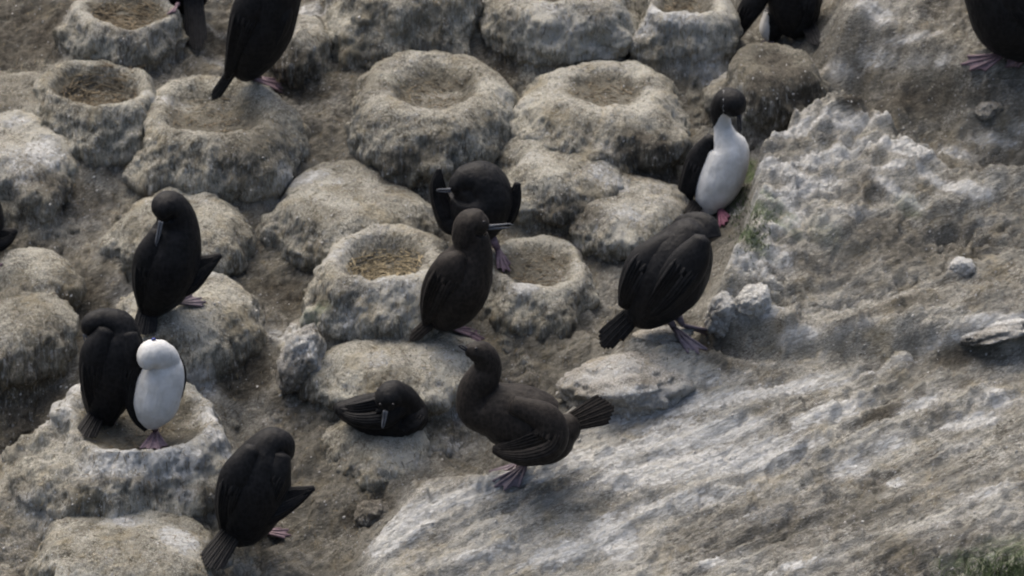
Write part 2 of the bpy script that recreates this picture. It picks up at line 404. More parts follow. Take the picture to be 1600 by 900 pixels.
def terrain_height(x, y):
    p = np.stack([x, y, np.zeros_like(x)], -1)
    wob = fbm(p, (3, 3, 3), 4, 50)
    wob2 = fbm(p, (14, 14, 14), 3, 51)
    h = SLOPE * y
    far = sstep(2.5, 12, np.hypot(x, y))
    h = h + 0.05 * fbm(p, (1.1, 1.1, 1), 3, 52) + 0.025 * wob + far * 0.9 * fbm(p, (.18, .18, 1), 3, 53)
    sd = poly_sd(x, y, SLAB) + 0.03 * wob + 0.012 * wob2
    slab = sstep(-0.05, 0.14, sd)
    # slab rises toward the right
    h = h + slab * 0.10
    sr = poly_sd(x, y, RIDGE) + 0.035 * wob + 0.02 * wob2
    h = h + sstep(-0.015, 0.09, sr) * (0.10 + 0.16 * np.exp(-np.maximum(x - 0.9 - 0.35 * (y - 0.2), 0) / 0.38))
    su = poly_sd(x, y, UPPER) + 0.03 * wob + 0.015 * wob2
    h = h + sstep(-0.06, 0.14, su) * 0.21
    for bx, by, ra, rb, bh in BUMPS:
        d = np.sqrt(((x - bx) / ra) ** 2 + ((y - by) / (rb * 1.5)) ** 2) + 0.15 * wob2
        h = h + bh * (1 - sstep(0.2, 1.15, d))
    for mx, my, mr, mh in mound_list:                 # earth gathered round the foot of each nest
        d = np.hypot(x - mx, y - my) / mr + 0.06 * wob
        h = h + mh * (0.40 + 0.25 * wob) * (1 - sstep(0.80, 1.55, d + 0.12 * wob2)) * 0.8
    h = h - (0.10 + 0.05 * wob) * (1 - np.clip(np.maximum(np.maximum(sstep(-.25, .0, sd), sstep(-.2, .0, sr)), sstep(-.2, 0, su)), 0, 1))
    rock = np.clip(np.maximum(sstep(-.05, .1, sd), sstep(-.05, .1, sr)), 0, 1)
    # strata running up to the right
    a = R(30)
    q = np.stack([(x * math.cos(a) + y * math.sin(a)) * 1.3, (-x * math.sin(a) + y * math.cos(a)) * 13, 0 * x], -1)
    st = fbm(q, (1, 1, 1), 5, 60, 0.58, ridged=True)
    q2 = np.stack([(x * math.cos(a) + y * math.sin(a)) * 5, (-x * math.sin(a) + y * math.cos(a)) * 30, 0 * x], -1)
    st2 = fbm(q2, (1, 1, 1), 4, 70, 0.6)
    lump = fbm(p, (11, 11, 1), 5, 80, 0.6)
    h = h + rock * (0.024 * st + 0.014 * st2 + 0.016 * lump + 0.011 * fbm(p, (42, 42, 1), 4, 91, 0.65, ridged=True)) + (1 - rock) * (0.055 * lump + 0.018 * fbm(p, (40, 40, 1), 4, 90, 0.65))
    # ledges and cracks that follow the strata
    qc = q * np.array([0.55, 0.30, 1]) + 0.35 * np.stack([wob, wob2, wob], -1)
    cr = np.abs(fbm(qc, (1, 1, 1), 4, 101, 0.55))
    h = h - rock * 0.040 * np.exp(-(cr / 0.035) ** 2) * sstep(-.2, .3, fbm(p, (2.2, 2.2, 1), 2, 103))
    stp = fbm(qc + 9, (1.1, 1.3, 1), 3, 105) * 3.0
    h = h + rock * 0.020 * (np.floor(stp) + sstep(0.0, 0.22, stp - np.floor(stp)))
    crag = sstep(0.0, 0.08, sr)
    crag = crag * (0.25 + 0.75 * np.exp(-np.maximum(x - 1.15 - 0.5 * (y - 0.2), 0) / 0.35))
    a2 = R(52)
    q3 = np.stack([(x * math.cos(a2) + y * math.sin(a2)) * 4, (-x * math.sin(a2) + y * math.cos(a2)) * 12, 0 * x], -1) + 0.8 * np.stack([wob, wob2, wob], -1)
    fac = np.abs(fbm(q3 * .8, (1, 1, 1), 5, 97, 0.56))
    h = h + crag * (0.095 * fac - 0.01 + 0.010 * fbm(p, (19, 19, 1), 5, 95, 0.68, ridged=True))
    return h, rock, np.clip(crag, 0, 1), 0.62 * crag * sstep(-1.2, -.2, -np.abs(x - 1.2)) + 0.62 * slab * sstep(2.3, .3, x + .6 * y) * (1 - sstep(-.25, .3, sr)) + 0.45 * sstep(0, .15, su)

def axis(lo, hi, step, far, nfar):
    core = np.arange(lo, hi, step)
    t = np.linspace(0, 1, nfar + 1)[1:]
    ext = step * nfar * t + (far - step * nfar) * t ** 3
    return np.concatenate([(lo - ext)[::-1], core, core[-1] + ext])

gx = axis(-2.2, 2.2, 0.0075, 22, 45)
gy = axis(-1.75, 1.85, 0.0085, 22, 45)
X, Y = np.meshgrid(gx, gy)
x, y = X.ravel(), Y.ravel()
hz, rockmask, cragmask, limemask = terrain_height(x, y)
tv = np.stack([x, y, hz], -1)
tf = grid_faces(len(gx), len(gy))
tme = mesh_from('rock_slope', tv, tf, M['rock'])
slope = link('rock_slope', tme)
slope['kind'] = 'structure'
ground_objs = [(slope, tv, rockmask)]

# ------------------------------------------------------------------ nest builder
def build_nest(N):
    rx = N['rx'] * S; H = N['H'] * S; seed = N['seed'] * 13
    bowl, bd = N['bowl'], N['bd'] * S * 1.15
    wall = N['wall'] * S; under = N.get('under', .05) + .05; flare = N.get('flare', .05) + .10
    P = N['P']
    # profile: (r share, z) from the bowl's middle out over the rim and down
    prof = []
    if bowl > 0.2 and bd > 0.02:
        b = bowl
        lipw = (1 - b) / 2
        prof = [(0.0, -bd), (b * .45, -bd * .97), (b * .74, -bd * .78), (b * .93, -bd * .38), (b + lipw * .25, -bd * .06), (b + lipw * .75, 0.002),
                (b + lipw * 1.15, -0.014), (b + lipw * 1.55, -0.050)]
    else:
        prof = [(0.0, 0.006 - bd), (.3, 0.006 - bd * .6), (.55, -0.006), (.74, -0.024), (.87, -0.056)]
    prof += [(0.972, -0.36 * wall - .01), (1.0, -0.50 * wall), (1.0 - under * .4, -0.66 * wall), (1.0 - under, -0.8 * wall), (1.0 - under * .7 + flare * .4, -1.05 * wall),
             (1.03 + flare, -1.35 * wall), (1.10 + flare * 2, -1.75 * wall)]
    prof = np.array(prof); 
    # arc-length resample with Catmull-Rom
    pts = np.stack([prof[:, 0] * rx, prof[:, 1]], -1)
    fine = []
    for i in range(len(pts) - 1):
        p0 = pts[max(i - 1, 0)]; p1 = pts[i]; p2 = pts[i + 1]; p3 = pts[min(i + 2, len(pts) - 1)]
        for t in np.linspace(0, 1, 12, endpoint=False):
            fine.append(0.5 * ((2 * p1) + (-p0 + p2) * t + (2 * p0 - 5 * p1 + 4 * p2 - p3) * t * t + (-p0 + 3 * p1 - 3 * p2 + p3) * t ** 3))
    fine.append(pts[-1]); fine = np.array(fine)
    fine[:, 0] = np.maximum(fine[:, 0], 0)
    L = np.concatenate([[0], np.cumsum(np.hypot(*np.diff(fine, axis=0).T))])
    nt_ = int(max(60, L[-1] / 0.0075)); na = int(max(140, 2 * math.pi * rx / 0.0085))
    s_ = np.linspace(0.002, L[-1], nt_)
    rr = np.interp(s_, L, fine[:, 0]); zz = np.interp(s_, L, fine[:, 1])
    th = np.linspace(0, 2 * math.pi, na, endpoint=False)
    RR, TH = np.meshgrid(rr, th, indexing='ij'); ZZ = np.meshgrid(zz, th, indexing='ij')[0]
    cs = np.stack([np.cos(TH).ravel() * 1.1, np.sin(TH).ravel() * 1.1, np.full(TH.size, N['seed'] * 3.7)], -1)
    lobes = fbm(cs, (1, 1, 1), 3, seed).reshape(TH.shape)
    rimz = fbm(cs + 5, (1.3, 1.3, 1), 3, seed + 3).reshape(TH.shape)
    amt = sstep(0.0, 0.6, RR / rx)
    Rn = RR * (1 + 0.27 * lobes * amt)
    below = np.maximum(-ZZ - 0.25 * wall, 0)
    rsk = random.Random(seed); skx = N.get('skew', rsk.uniform(-.75, -.05)); sky_ = rsk.uniform(-.35, .1)
    side1 = 1 + 0.9 * np.maximum(np.cos(TH - math.pi * (1.1 if skx < 0 else -.1)), 0) * np.minimum(below / wall, 1) * abs(skx)
    xx = Rn * np.cos(TH) * side1; yy = Rn * np.sin(TH)
    yy = yy + sky_ * below * (np.sin(TH) < 0)
    edge = np.exp(-((RR / rx - (bowl + 1) / 2) / 0.28) ** 2) * (ZZ > -0.6 * wall)
    zz2 = ZZ + 0.030 * rimz * edge * (0.6 + rx)
    zz2 = zz2 + yy * (0.10 + N.get('tilt', 0)) * sstep(1.4, .9, RR / rx) + xx * 0.10 * (random.random() - .5)
    # the crown bulges
    V = np.stack([xx, yy, zz2], -1)
    # normals by finite differences
    dth = np.roll(V, -1, 1) - np.roll(V, 1, 1)
    ds = np.gradient(V, axis=0)
    nrm = np.cross(dth, ds); nl = np.linalg.norm(nrm, axis=-1, keepdims=True); nrm = nrm / np.maximum(nl, 1e-9)
    # profile runs outward, so this points out/up; make sure
    if nrm[nt_ // 4].mean(axis=0)[2] < 0: nrm = -nrm
    W = V.reshape(-1, 3) + np.array(P)[None, :]
    n1 = fbm(W, (6, 6, 6), 4, seed + 10)
    n2 = fbm(W, (26, 26, 7), 4, seed + 20, 0.6)
    n3 = fbm(W, (75, 75, 14), 3, seed + 30, 0.6)
    rd = fbm(W, (13, 13, 4), 3, seed + 40, 0.5, ridged=True)
    side = sstep(0.80, 1.0, (RR / rx).ravel())
    top = 1 - side
    disp = 0.046 * n1 * (0.45 + side) + (0.009 + 0.015 * side) * n2 + (0.004 + 0.010 * side) * n3 + 0.016 * side * rd
    taper = np.minimum(1, RR.ravel() / (0.12 * rx))
    W = W + nrm.reshape(-1, 3) * (disp * taper)[:, None]
    # close the middle
    F = grid_faces(na, nt_, True).tolist()
    # first ring closed by a centre vertex
    cen = W[:na].mean(0)
    W = np.vstack([W, cen[None, :]])
    ci = len(W) - 1
    F = [list(reversed(f)) for f in F] if True else F
    F += [[ci, i, (i + 1) % na] for i in range(na)]
    me = mesh_from('mud_nest', W, F, M['nest'])
    o = link('mud_nest', me)
    tag(o, N['label'], 'nest', 'mud nest mounds of the colony')
    # masks
    rel = np.append((RR / rx).ravel(), 0); zr = np.append(ZZ.ravel(), -bd)
    inb = (1 - sstep(max(bowl - .12, 0.01), bowl + .06, rel)) if (bowl > .2 and bd > .02) else np.zeros_like(rel)
    lip = np.exp(-((rel - (bowl + 0.12 if bowl > .2 else .5)) / (.20 if bowl > .2 else .45)) ** 2) * (zr > -0.4 * wall)
    lown = fbm(W, (5, 5, 5), 3, seed + 60)
    guano = N['g'] * (0.25 + 0.9 * lip) - 0.5 * inb + 0.25 * lown - 0.1
    soil_shade = N.get('dk', 0) + 0.55 * inb + 0.85 * sstep(-.42 * wall, -.95 * wall, zr) * (0.65 + 0.8 * lown)  # darker bowl, and shade painted in below the mound's bulge
    N['o'] = o
    ground_objs.append((o, W, None)); o_mask[o.name] = (guano, np.clip(soil_shade, 0, 1))
    return o

o_mask = {}
for N in NESTS: build_nest(N)

# ------------------------------------------------------------------ single rocks
def build_rock(u, v, ru, rv, rd, label, seed, sink=0.3, rot=0.0, mat='stone', name='boulder', rough=1.0, g=.5):
    sub = bmesh.new(); bmesh.ops.create_icosphere(sub, subdivisions=5, radius=1.0)
    co = np.array([q.co[:] for q in sub.verts]); fs = [[q.index for q in f.verts] for f in sub.faces]; sub.free()
    n1 = fbm(co + seed * 5.1, (1.3, 1.3, 1.3), 4, seed, 0.55); n2 = fbm(co + seed, (4, 4, 4), 4, seed + 5, 0.6, ridged=True)
    rad = 1 + 0.42 * n1 * rough + 0.12 * n2 * rough
    co = co * rad[:, None]
    co = co * np.array([ru * S, rd * S, rv * S])
    c, s = math.cos(rot), math.sin(rot)
    co = np.stack([co[:, 0] * c - co[:, 2] * s, co[:, 1], co[:, 0] * s + co[:, 2] * c], -1)
    base = hit(u, v + rv * .5)
    P = base + Vector((0, rd * S * 0.3, rv * S * (0.5 - sink)))
    W = co + np.array(P)[None]
    me = mesh_from(name, W, fs, M[mat])
    o = link(name, me)
    tag(o, label, 'rock', 'loose boulders on the slope')
    ground_objs.append((o, W, None))
    o_mask[o.name] = (g + 0.3 * n1, np.zeros(len(W)))
    return o

def make_bvh():
    vs, ps, off = [], [], 0
    for o, W, _ in ground_objs:
        me = o.data
        n = len(me.vertices); a = np.empty(n * 3, 'f'); me.vertices.foreach_get('co', a)
        mw = np.array(o.matrix_world)
        vs.extend(a.reshape(-1, 3).tolist())
        for p in me.polygons: ps.append([k + off for k in p.vertices])
        off += n
    return BVHTree.FromPolygons(vs, ps)
BVH = make_bvh()
def hit(u, v):
    h = BVH.ray_cast(cam_loc, ray(u, v), 200)[0]
    return h if h is not None else on_plane(u, v)
def drop(x, y):
    h = BVH.ray_cast(Vector((x, y, 6)), Vector((0, 0, -1)), 20)
    return h[0], h[1]

ROCKS = [
 (1500, 412, 19, 15, 18, 'small white limed rock lying alone on the brown right-hand slope', 3, .5, .2, .8),
 (1178, 470, 30, 24, 28, 'upper of two knobbly white rocks beside the large hunched black bird', 4, .2, .6, .8),
 (1130, 488, 26, 34, 26, 'lower white rock with ribbed front next to the feet of the hunched black bird', 5, .2, -.3, .8),
 (1555, 510, 60, 12, 40, 'thin white-topped ledge stone near the right edge', 9, .72, .18, .4),
 (470, 555, 30, 52, 36, 'pale ribbed rock standing over a dark hollow between the nests', 10, .2, -.35, .45),
 (985, 588, 100, 44, 74, 'broad pale rounded rock swelling below the tail of the large hunched bird', 21, .60, .08, .1),
 (1035, 530, 44, 14, 28, 'mottled dark stone just behind the tail and feet of the hunched bird', 12, .3, .1, .2),
 (1545, 170, 22, 12, 18, 'small brown stone with a dark underside on the upper right dirt', 13, .2, .3, -.3),
 (580, 800, 26, 22, 24, 'ochre stone in the hollow left of the slab edge', 18, .3, .6, -.2),
]
for u, v, ru, rv, rd, lab, sd_, sk, rot, g in ROCKS:
    build_rock(u, v, ru, rv, rd, lab, sd_, sk, rot, g=g)
BVH = make_bvh()

# ------------------------------------------------------------------ droppings, soil (with shade painted into the gaps) and algae patches (placed in the place, in 3D)
# (u, v, half-length px, half-width px, angle deg in the picture, strength)
GUANO = [
 (270,165,40,12,-10,.9),(240,150,20,8,0,.6),(470,280,45,18,15,.9),(430,315,25,12,10,.5),(520,285,20,9,0,.6),
 (550,500,28,14,25,.6),(585,560,18,20,0,.5),(640,490,40,8,0,.4),(700,560,25,12,0,.4),
 (530,400,24,30,60,.5),(690,435,40,14,20,.7),(620,450,60,18,0,.4),(870,430,40,22,15,.5),(820,450,20,16,0,.9),(900,385,14,12,0,.8),(880,435,12,8,0,.9),
 (950,275,30,22,-10,.9),(985,335,18,9,-30,.6),(830,245,40,14,0,.4),(960,235,30,10,-15,.4),
 (1110,110,26,44,60,.8),(880,60,22,44,80,.6),(960,70,60,12,35,.5),(1000,50,26,12,40,.8),(1050,30,60,14,0,.5),
 (640,160,40,18,0,.4),(700,165,30,22,0,.6),(800,165,34,14,-30,.5),(690,150,60,8,0,.4),
 (310,600,30,22,-40,1.1),(330,650,22,44,80,1.0),(150,610,26,40,70,.9),(270,725,50,16,10,.9),(180,720,36,20,-20,.9),(350,690,16,34,80,.6),(140,730,20,30,60,.5),
 (200,815,36,12,5,1.0),(280,840,26,30,70,1.3),(290,775,22,9,0,1.1),(330,800,30,10,0,.5),(80,640,24,50,75,.6),(60,800,22,40,65,.5),(340,860,40,12,10,.5),(370,880,40,14,20,.5),
 (70,240,36,30,30,.6),(20,190,30,14,10,.6),(80,255,22,12,30,.8),(30,260,40,40,0,.35),
 (190,460,26,30,60,.6),(330,425,30,12,20,.5),(300,500,40,26,0,.25),(160,335,50,14,25,.4),(100,330,50,12,25,.35),
 (460,520,22,54,75,.9),(480,545,14,30,70,.7),(500,560,30,20,40,.3),(440,640,60,16,40,.4),
 (600,650,40,14,0,.3),(710,640,60,18,20,.5),(690,700,50,14,20,.6),(620,720,50,12,10,.5),(690,620,30,12,0,.4),
 # the streaked slab
 (620,830,60,26,40,1.0),(700,780,90,16,28,.8),(820,740,120,16,28,.9),(930,710,70,22,24,1.1),(1000,740,90,24,22,.8),(1090,680,120,22,22,.9),(1200,610,120,16,24,.9),
 (1300,640,70,16,30,1.0),(1150,720,110,26,20,.8),(1060,780,100,16,22,.7),(960,840,40,34,60,1.1),(880,860,60,16,30,.8),(760,860,80,12,22,.6),(1190,800,80,14,20,.4),
 (1240,700,60,12,30,.7),(1340,700,50,10,30,.5),(1120,620,80,12,18,.8),(1020,620,80,14,10,.7),(950,580,50,18,10,.6),(980,640,50,12,15,.6),(1040,660,60,9,20,.6),
 (1390,690,34,16,40,.7),(1330,730,30,20,35,.8),(1430,640,44,12,38,.9),(1520,660,44,14,10,1.1),(1500,700,40,12,30,.5),(1540,770,50,10,20,.7),(1560,620,40,14,0,.8),
 (1570,500,60,9,5,1.3),(1480,530,50,7,20,.7),(1400,560,60,6,25,.6),(1300,600,60,8,28,.7),(1250,520,40,9,15,.8),(1360,500,60,6,22,.5),
 (1200,470,34,16,20,1.0),(1290,345,26,12,0,.5),(1400,755,14,8,0,1.0),(1110,590,60,10,10,.5),(1110,880,20,8,20,.9),(1250,880,60,7,25,.5),
 # the crest
 (1190,300,16,66,75,.9),(1220,260,18,60,70,.9),(1260,290,60,14,35,1.0),(1300,240,70,14,35,.9),(1340,190,60,12,30,.9),(1380,215,60,14,0,.9),(1230,350,40,12,50,.9),
 (1170,410,22,44,75,.9),(1210,400,26,34,70,.8),(1260,200,80,12,35,.8),(1420,230,50,14,-20,1.1),(1490,240,40,12,-15,1.0),(1550,215,50,8,0,.9),(1370,90,34,14,-10,.9),
 (1420,60,50,7,0,.9),(1430,95,30,8,0,.7),(1300,110,12,34,80,1.0),(1370,20,24,30,70,.9),(1400,255,34,8,20,.8),(1450,275,10,34,60,.9),(1500,290,14,30,80,1.2),(1530,300,14,20,90,1.1),
 (1400,300,10,46,65,1.0),(1560,340,30,7,20,.5),(1600,200,26,8,0,.8),(1150,330,12,40,80,.7),(1400,140,44,8,0,.5),(1180,230,26,30,60,.5),(1540,95,26,10,0,.8),(1470,95,14,8,0,1.0),
 (1150,470,20,34,70,1.0),(1500,405,20,18,0,.9),(1150,210,30,16,60,.4),(1330,330,60,9,30,.5),(1080,100,14,40,85,.6),(860,20,60,20,0,.4),(1020,15,50,12,0,.7),(480,15,34,16,10,1.0),(360,60,8,60,75,.8),(340,100,10,40,75,.7),
]
SOIL_SHADE = [  # dark soil patches; those between mounds deepen the gaps with painted shade
 (50,60,90,60,0,1.0),(340,70,60,26,30,1.0),(450,110,30,70,85,1.0),(1010,245,60,34,0,1.1),(790,110,40,20,40,.8),(400,240,60,30,20,.5),(880,330,50,26,0,.8),(630,250,60,16,10,.7),
 (450,470,34,40,80,.9),(380,590,44,26,30,1.1),(20,640,44,90,90,1.1),(130,440,50,30,40,.6),(100,300,60,22,10,.8),(450,610,40,22,20,1.2),(700,480,40,16,0,.3),
 (1230,130,60,26,30,1.0),(1330,150,30,20,0,.9),(1460,160,110,26,0,.5),(1450,380,130,44,20,.55),(1300,420,90,30,25,.4),(1400,470,110,22,25,.5),(1190,820,160,40,18,.55),(1450,870,160,40,18,.5),
 (1500,560,60,16,20,.9),(1380,650,40,12,40,1.0),(1430,790,120,26,20,.4),(570,790,50,22,40,.6),(630,650,60,12,0,.5),(480,560,20,20,0,.7),(1130,560,60,12,-10,.5),(1010,600,30,12,70,.5),(1350,290,40,26,45,.5),(230,760,120,10,0,.7)]
ALGAE = [(1140,290,14,50,85,1.3),(1160,265,22,20,60,1.2),(1165,370,14,44,60,1.1),(1190,330,14,50,65,.9),(1205,310,10,44,60,.7),(490,490,12,34,85,.7),(1420,320,16,22,60,.4),(1290,360,20,30,60,.3),(1530,880,60,20,0,.8),(1600,860,60,26,0,.8),(610,120,30,10,0,.12)]

def blob_eval(W, blobs, noise_w):
    out = np.zeros(len(W))
    for bx, by, bz, L, w_, ax, bxv, st in blobs:
        d = W - np.array([bx, by, bz])[None]
        m_ = (np.abs(d) < (max(L, w_) * 1.9)).all(axis=1)
        if not m_.any(): continue
        dm = d[m_]
        a = dm @ ax / L; b_ = dm @ bxv / w_
        c_ = dm @ np.cross(ax, bxv) / max(L, w_)
        rr = np.sqrt(a * a + b_ * b_ + c_ * c_) + 0.35 * noise_w[m_]
        out[m_] = np.maximum(out[m_], st * (1 - sstep(0.35, 1.35, rr)))
    return out

def place_blobs(lst):
    res = []
    for u, v, L, w_, a, st in lst:
        P = hit(u, v); a = R(a)
        # directions lying on the slope that run at that angle in the picture
        q = hit(u + L * math.cos(a) * .5, v - L * math.sin(a) * .5)
        n_ = Vector((0, -math.sin(R(21)), math.cos(R(21))))
        ax = RIGHT * math.cos(a) + UPC * math.sin(a) - FWD * 0
        ax = (ax - n_ * ax.dot(n_)); ax.normalize()
        bx = n_.cross(ax)
        k = 1.15
        res.append((P.x, P.y, P.z, L * S * k, w_ * S * k * 1.15, np.array(ax), np.array(bx), st))
    return res
GB, SB, AB = place_blobs(GUANO), place_blobs(SOIL_SHADE), place_blobs(ALGAE)
for o, W, rk in ground_objs:
    nz = fbm(W, (20, 20, 20), 3, 200)
    g = blob_eval(W, GB, nz); s_ = blob_eval(W, SB, nz); a_ = blob_eval(W, AB, nz)
    if o is slope:
        base = 0.30 * fbm(W, (3, 3, 3), 3, 210) - 0.30 + 0.15 * rk + 0.50 * limemask
        soil_shade = 0.42 * (1 - rk) + 0.3 * fbm(W, (4, 4, 4), 3, 215)
    else:
        base, soil_shade = o_mask[o.name]
    g = base + g * 1.0 - 0.3 * s_
    s_ = np.clip(soil_shade + s_ * 1.05 - .3 * np.maximum(g, 0), 0, 1)
    for nm, arr in (('guano', g), ('soil_shade', s_), ('algae', a_)) + ((('crag', cragmask),) if o is slope else ()):
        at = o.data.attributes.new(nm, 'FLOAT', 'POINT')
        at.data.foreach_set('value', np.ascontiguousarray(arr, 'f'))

# origins at the bases
for o, W, _ in ground_objs:
    if o is slope: continue
    c = W.mean(0); recentre(o, (float(c[0]), float(c[1]), float(W[:, 2].min())))

# ------------------------------------------------------------------ straws, chips and grass (nobody could count them)
def strands(name, items, mat, parent=None, width=0.0028):
    vs, fs = [], []
    for p, d, ln, bend in items:
        d = Vector(d).normalized(); sidev = d.cross(Vector(bend)).normalized() if d.cross(Vector(bend)).length > 1e-4 else Vector((1, 0, 0))
        up = sidev.cross(d)
        k = len(vs); nseg = 3
        for i in range(nseg + 1):
            t = i / nseg
            c = Vector(p) + d * ln * t + Vector(bend) * ln * t * t
            wv = width * (1 - 0.75 * t)
            vs += [c + sidev * wv, c - sidev * wv * .5 + up * wv, c - sidev * wv * .5 - up * wv]
        for i in range(nseg):
            for j in range(3):
                a = k + i * 3 + j; b = k + i * 3 + (j + 1) % 3
                fs.append([a, b, b + 3, a + 3])
    me = mesh_from(name, vs, fs, mat)
    o = link(name, me, parent)
    return o

for N in NESTS:
    kind = N.get('straw')
    P = N['P']; rx = N['rx'] * S
    rnd = random.Random(N['seed'])
    items = []
    b = N['bowl']
    cnt = 520 if kind else (60 if b > .4 and N['bd'] > 10 else 0)
    for i in range(cnt):
        a = rnd.uniform(0, 2 * math.pi); rr = b * rx * math.sqrt(rnd.random()) * (0.90 if kind else .8)
        px, py = P.x + rr * math.cos(a), P.y + rr * math.sin(a)
        h, n_ = drop(px, py)
        if h is None: continue
        ta = a + math.pi / 2 + rnd.gauss(0, .6)
        items.append((h + n_ * rnd.uniform(0.0, 0.006), (math.cos(ta), math.sin(ta), rnd.uniform(-.1, .22)), rnd.uniform(.03, .085), (rnd.uniform(-.3, .3), rnd.uniform(-.3, .3), rnd.uniform(-.25, .1))))
    if items:
        so = strands('nest_lining', items, M['straw'] if kind == 1 else M['straw_dark'], N['o'], 0.0022)
        so['kind'] = 'stuff'

# rough fringe of mud-caked straw on the flanks
def scatter_ground(n, region, fn, seed):
    rnd = random.Random(seed); out = []
    for i in range(n):
        u, v = rnd.uniform(region[0], region[2]), rnd.uniform(region[1], region[3])
        h = BVH.ray_cast(cam_loc, ray(u, v), 200)
        if h[0] is None: continue
        r = fn(h[0], h[1], rnd, u, v)
        if r: out.append(r)
    return out
def fr(h, n_, rnd, u, v):
    if v > np.interp(u, [540, 560, 620, 800, 890, 1080, 1100], [1000, 860, 745, 700, 600, 560, -99]): return None
    d = Vector((rnd.gauss(0, .35), rnd.gauss(0, .35) - .25, -1 + rnd.gauss(0, .4))) if n_.z < .75 else Vector((rnd.gauss(0, 1), rnd.gauss(0, 1), .1))
    d = d - n_ * d.dot(n_) * .9
    if d.length < .01: return None
    return (h + n_ * .001, d.normalized() + n_ * .22, rnd.uniform(.012, .038), n_ * -.15 + Vector((rnd.gauss(0, .12), 0, -.12)))
it = scatter_ground(7000, (-60, -40, 1180, 940), fr, 5)
lo = strands('dry_grass_litter', it[:3500], M['straw_dark'], None, 0.0014); tag(lo, 'matted dark straw litter caked over nest walls and ground', 'litter', kind='stuff')
lo = strands('straw_litter', it[3500:], M['straw'], None, 0.0013); tag(lo, 'pale straw bits scattered between the nest mounds', 'litter', kind='stuff')

# chips
vs, fs = [], []
rnd = random.Random(11)
def chip(p, n_, sz):
    k = len(vs)
    a = n_.orthogonal().normalized(); b = n_.cross(a)
    ro = rnd.uniform(0, 6.3)
    for j in range(5):
        t = ro + j * 2 * math.pi / 5; q = rnd.uniform(.6, 1.25)
        vs.append(p + (a * math.cos(t) * q + b * math.sin(t) * q * .7) * sz - n_ * sz * .2)
    vs.append(p + n_ * sz * rnd.uniform(.35, .7) + a * sz * rnd.uniform(-.3, .3))
    for j in range(5): fs.append([k + j, k + (j + 1) % 5, k + 5])
for r in scatter_ground(2600, (-60, -40, 1660, 940), lambda h, n_, q, u, v: (h, n_), 8):
    chip(r[0], r[1], rnd.choice((.0025, .003, .004, .005, .007)) * rnd.uniform(.8, 1.4))
co = link('stone_chips', mesh_from('stone_chips', vs, fs, M['pebble'], False)); tag(co, 'small pale stone and shell chips strewn over the slope', 'chips', kind='stuff')

def tuft(name, label, cx, cy, ru, rv, n, hgt, seed):
    rnd = random.Random(seed); items = []
    for i in range(n):
        u, v = cx + rnd.gauss(0, ru), cy + rnd.gauss(0, rv)
        h = BVH.ray_cast(cam_loc, ray(u, v), 200)
        if h[0] is None: continue
        items.append((h[0], (rnd.gauss(0, .3), rnd.gauss(0, .3), 1), hgt * rnd.uniform(.5, 1.3), (rnd.gauss(0, .35), rnd.gauss(-.1, .3), -.2)))
    o = strands(name, items, M['grass'], None, 0.0022); tag(o, label, 'grass', kind='stuff')
tuft('grass', 'short green grass in the bottom right corner of the slope', 1588, 906, 44, 15, 900, .042, 3)
tuft('grass', 'thin green weed on the rock beside the white-breasted bird', 1152, 285, 10, 32, 260, .022, 4)
tuft('grass', 'thin green weed low on the rock left of the white crest', 1180, 360, 14, 26, 160, .018, 5)

# ------------------------------------------------------------------ birds
def catmull(P, n):
    P = [np.array(p, float) for p in P]
    out = []
    for i in range(len(P) - 1):
        p0 = P[i - 1] if i else 2 * P[0] - P[1]
        p1, p2 = P[i], P[i + 1]
        p3 = P[i + 2] if i + 2 < len(P) else 2 * P[-1] - P[-2]
        for t in np.linspace(0, 1, n, endpoint=False):
            out.append(0.5 * ((2 * p1) + (-p0 + p2) * t + (2 * p0 - 5 * p1 + 4 * p2 - p3) * t * t + (-p0 + 3 * p1 - 3 * p2 + p3) * t ** 3))
    out.append(P[-1])
    return np.array(out)

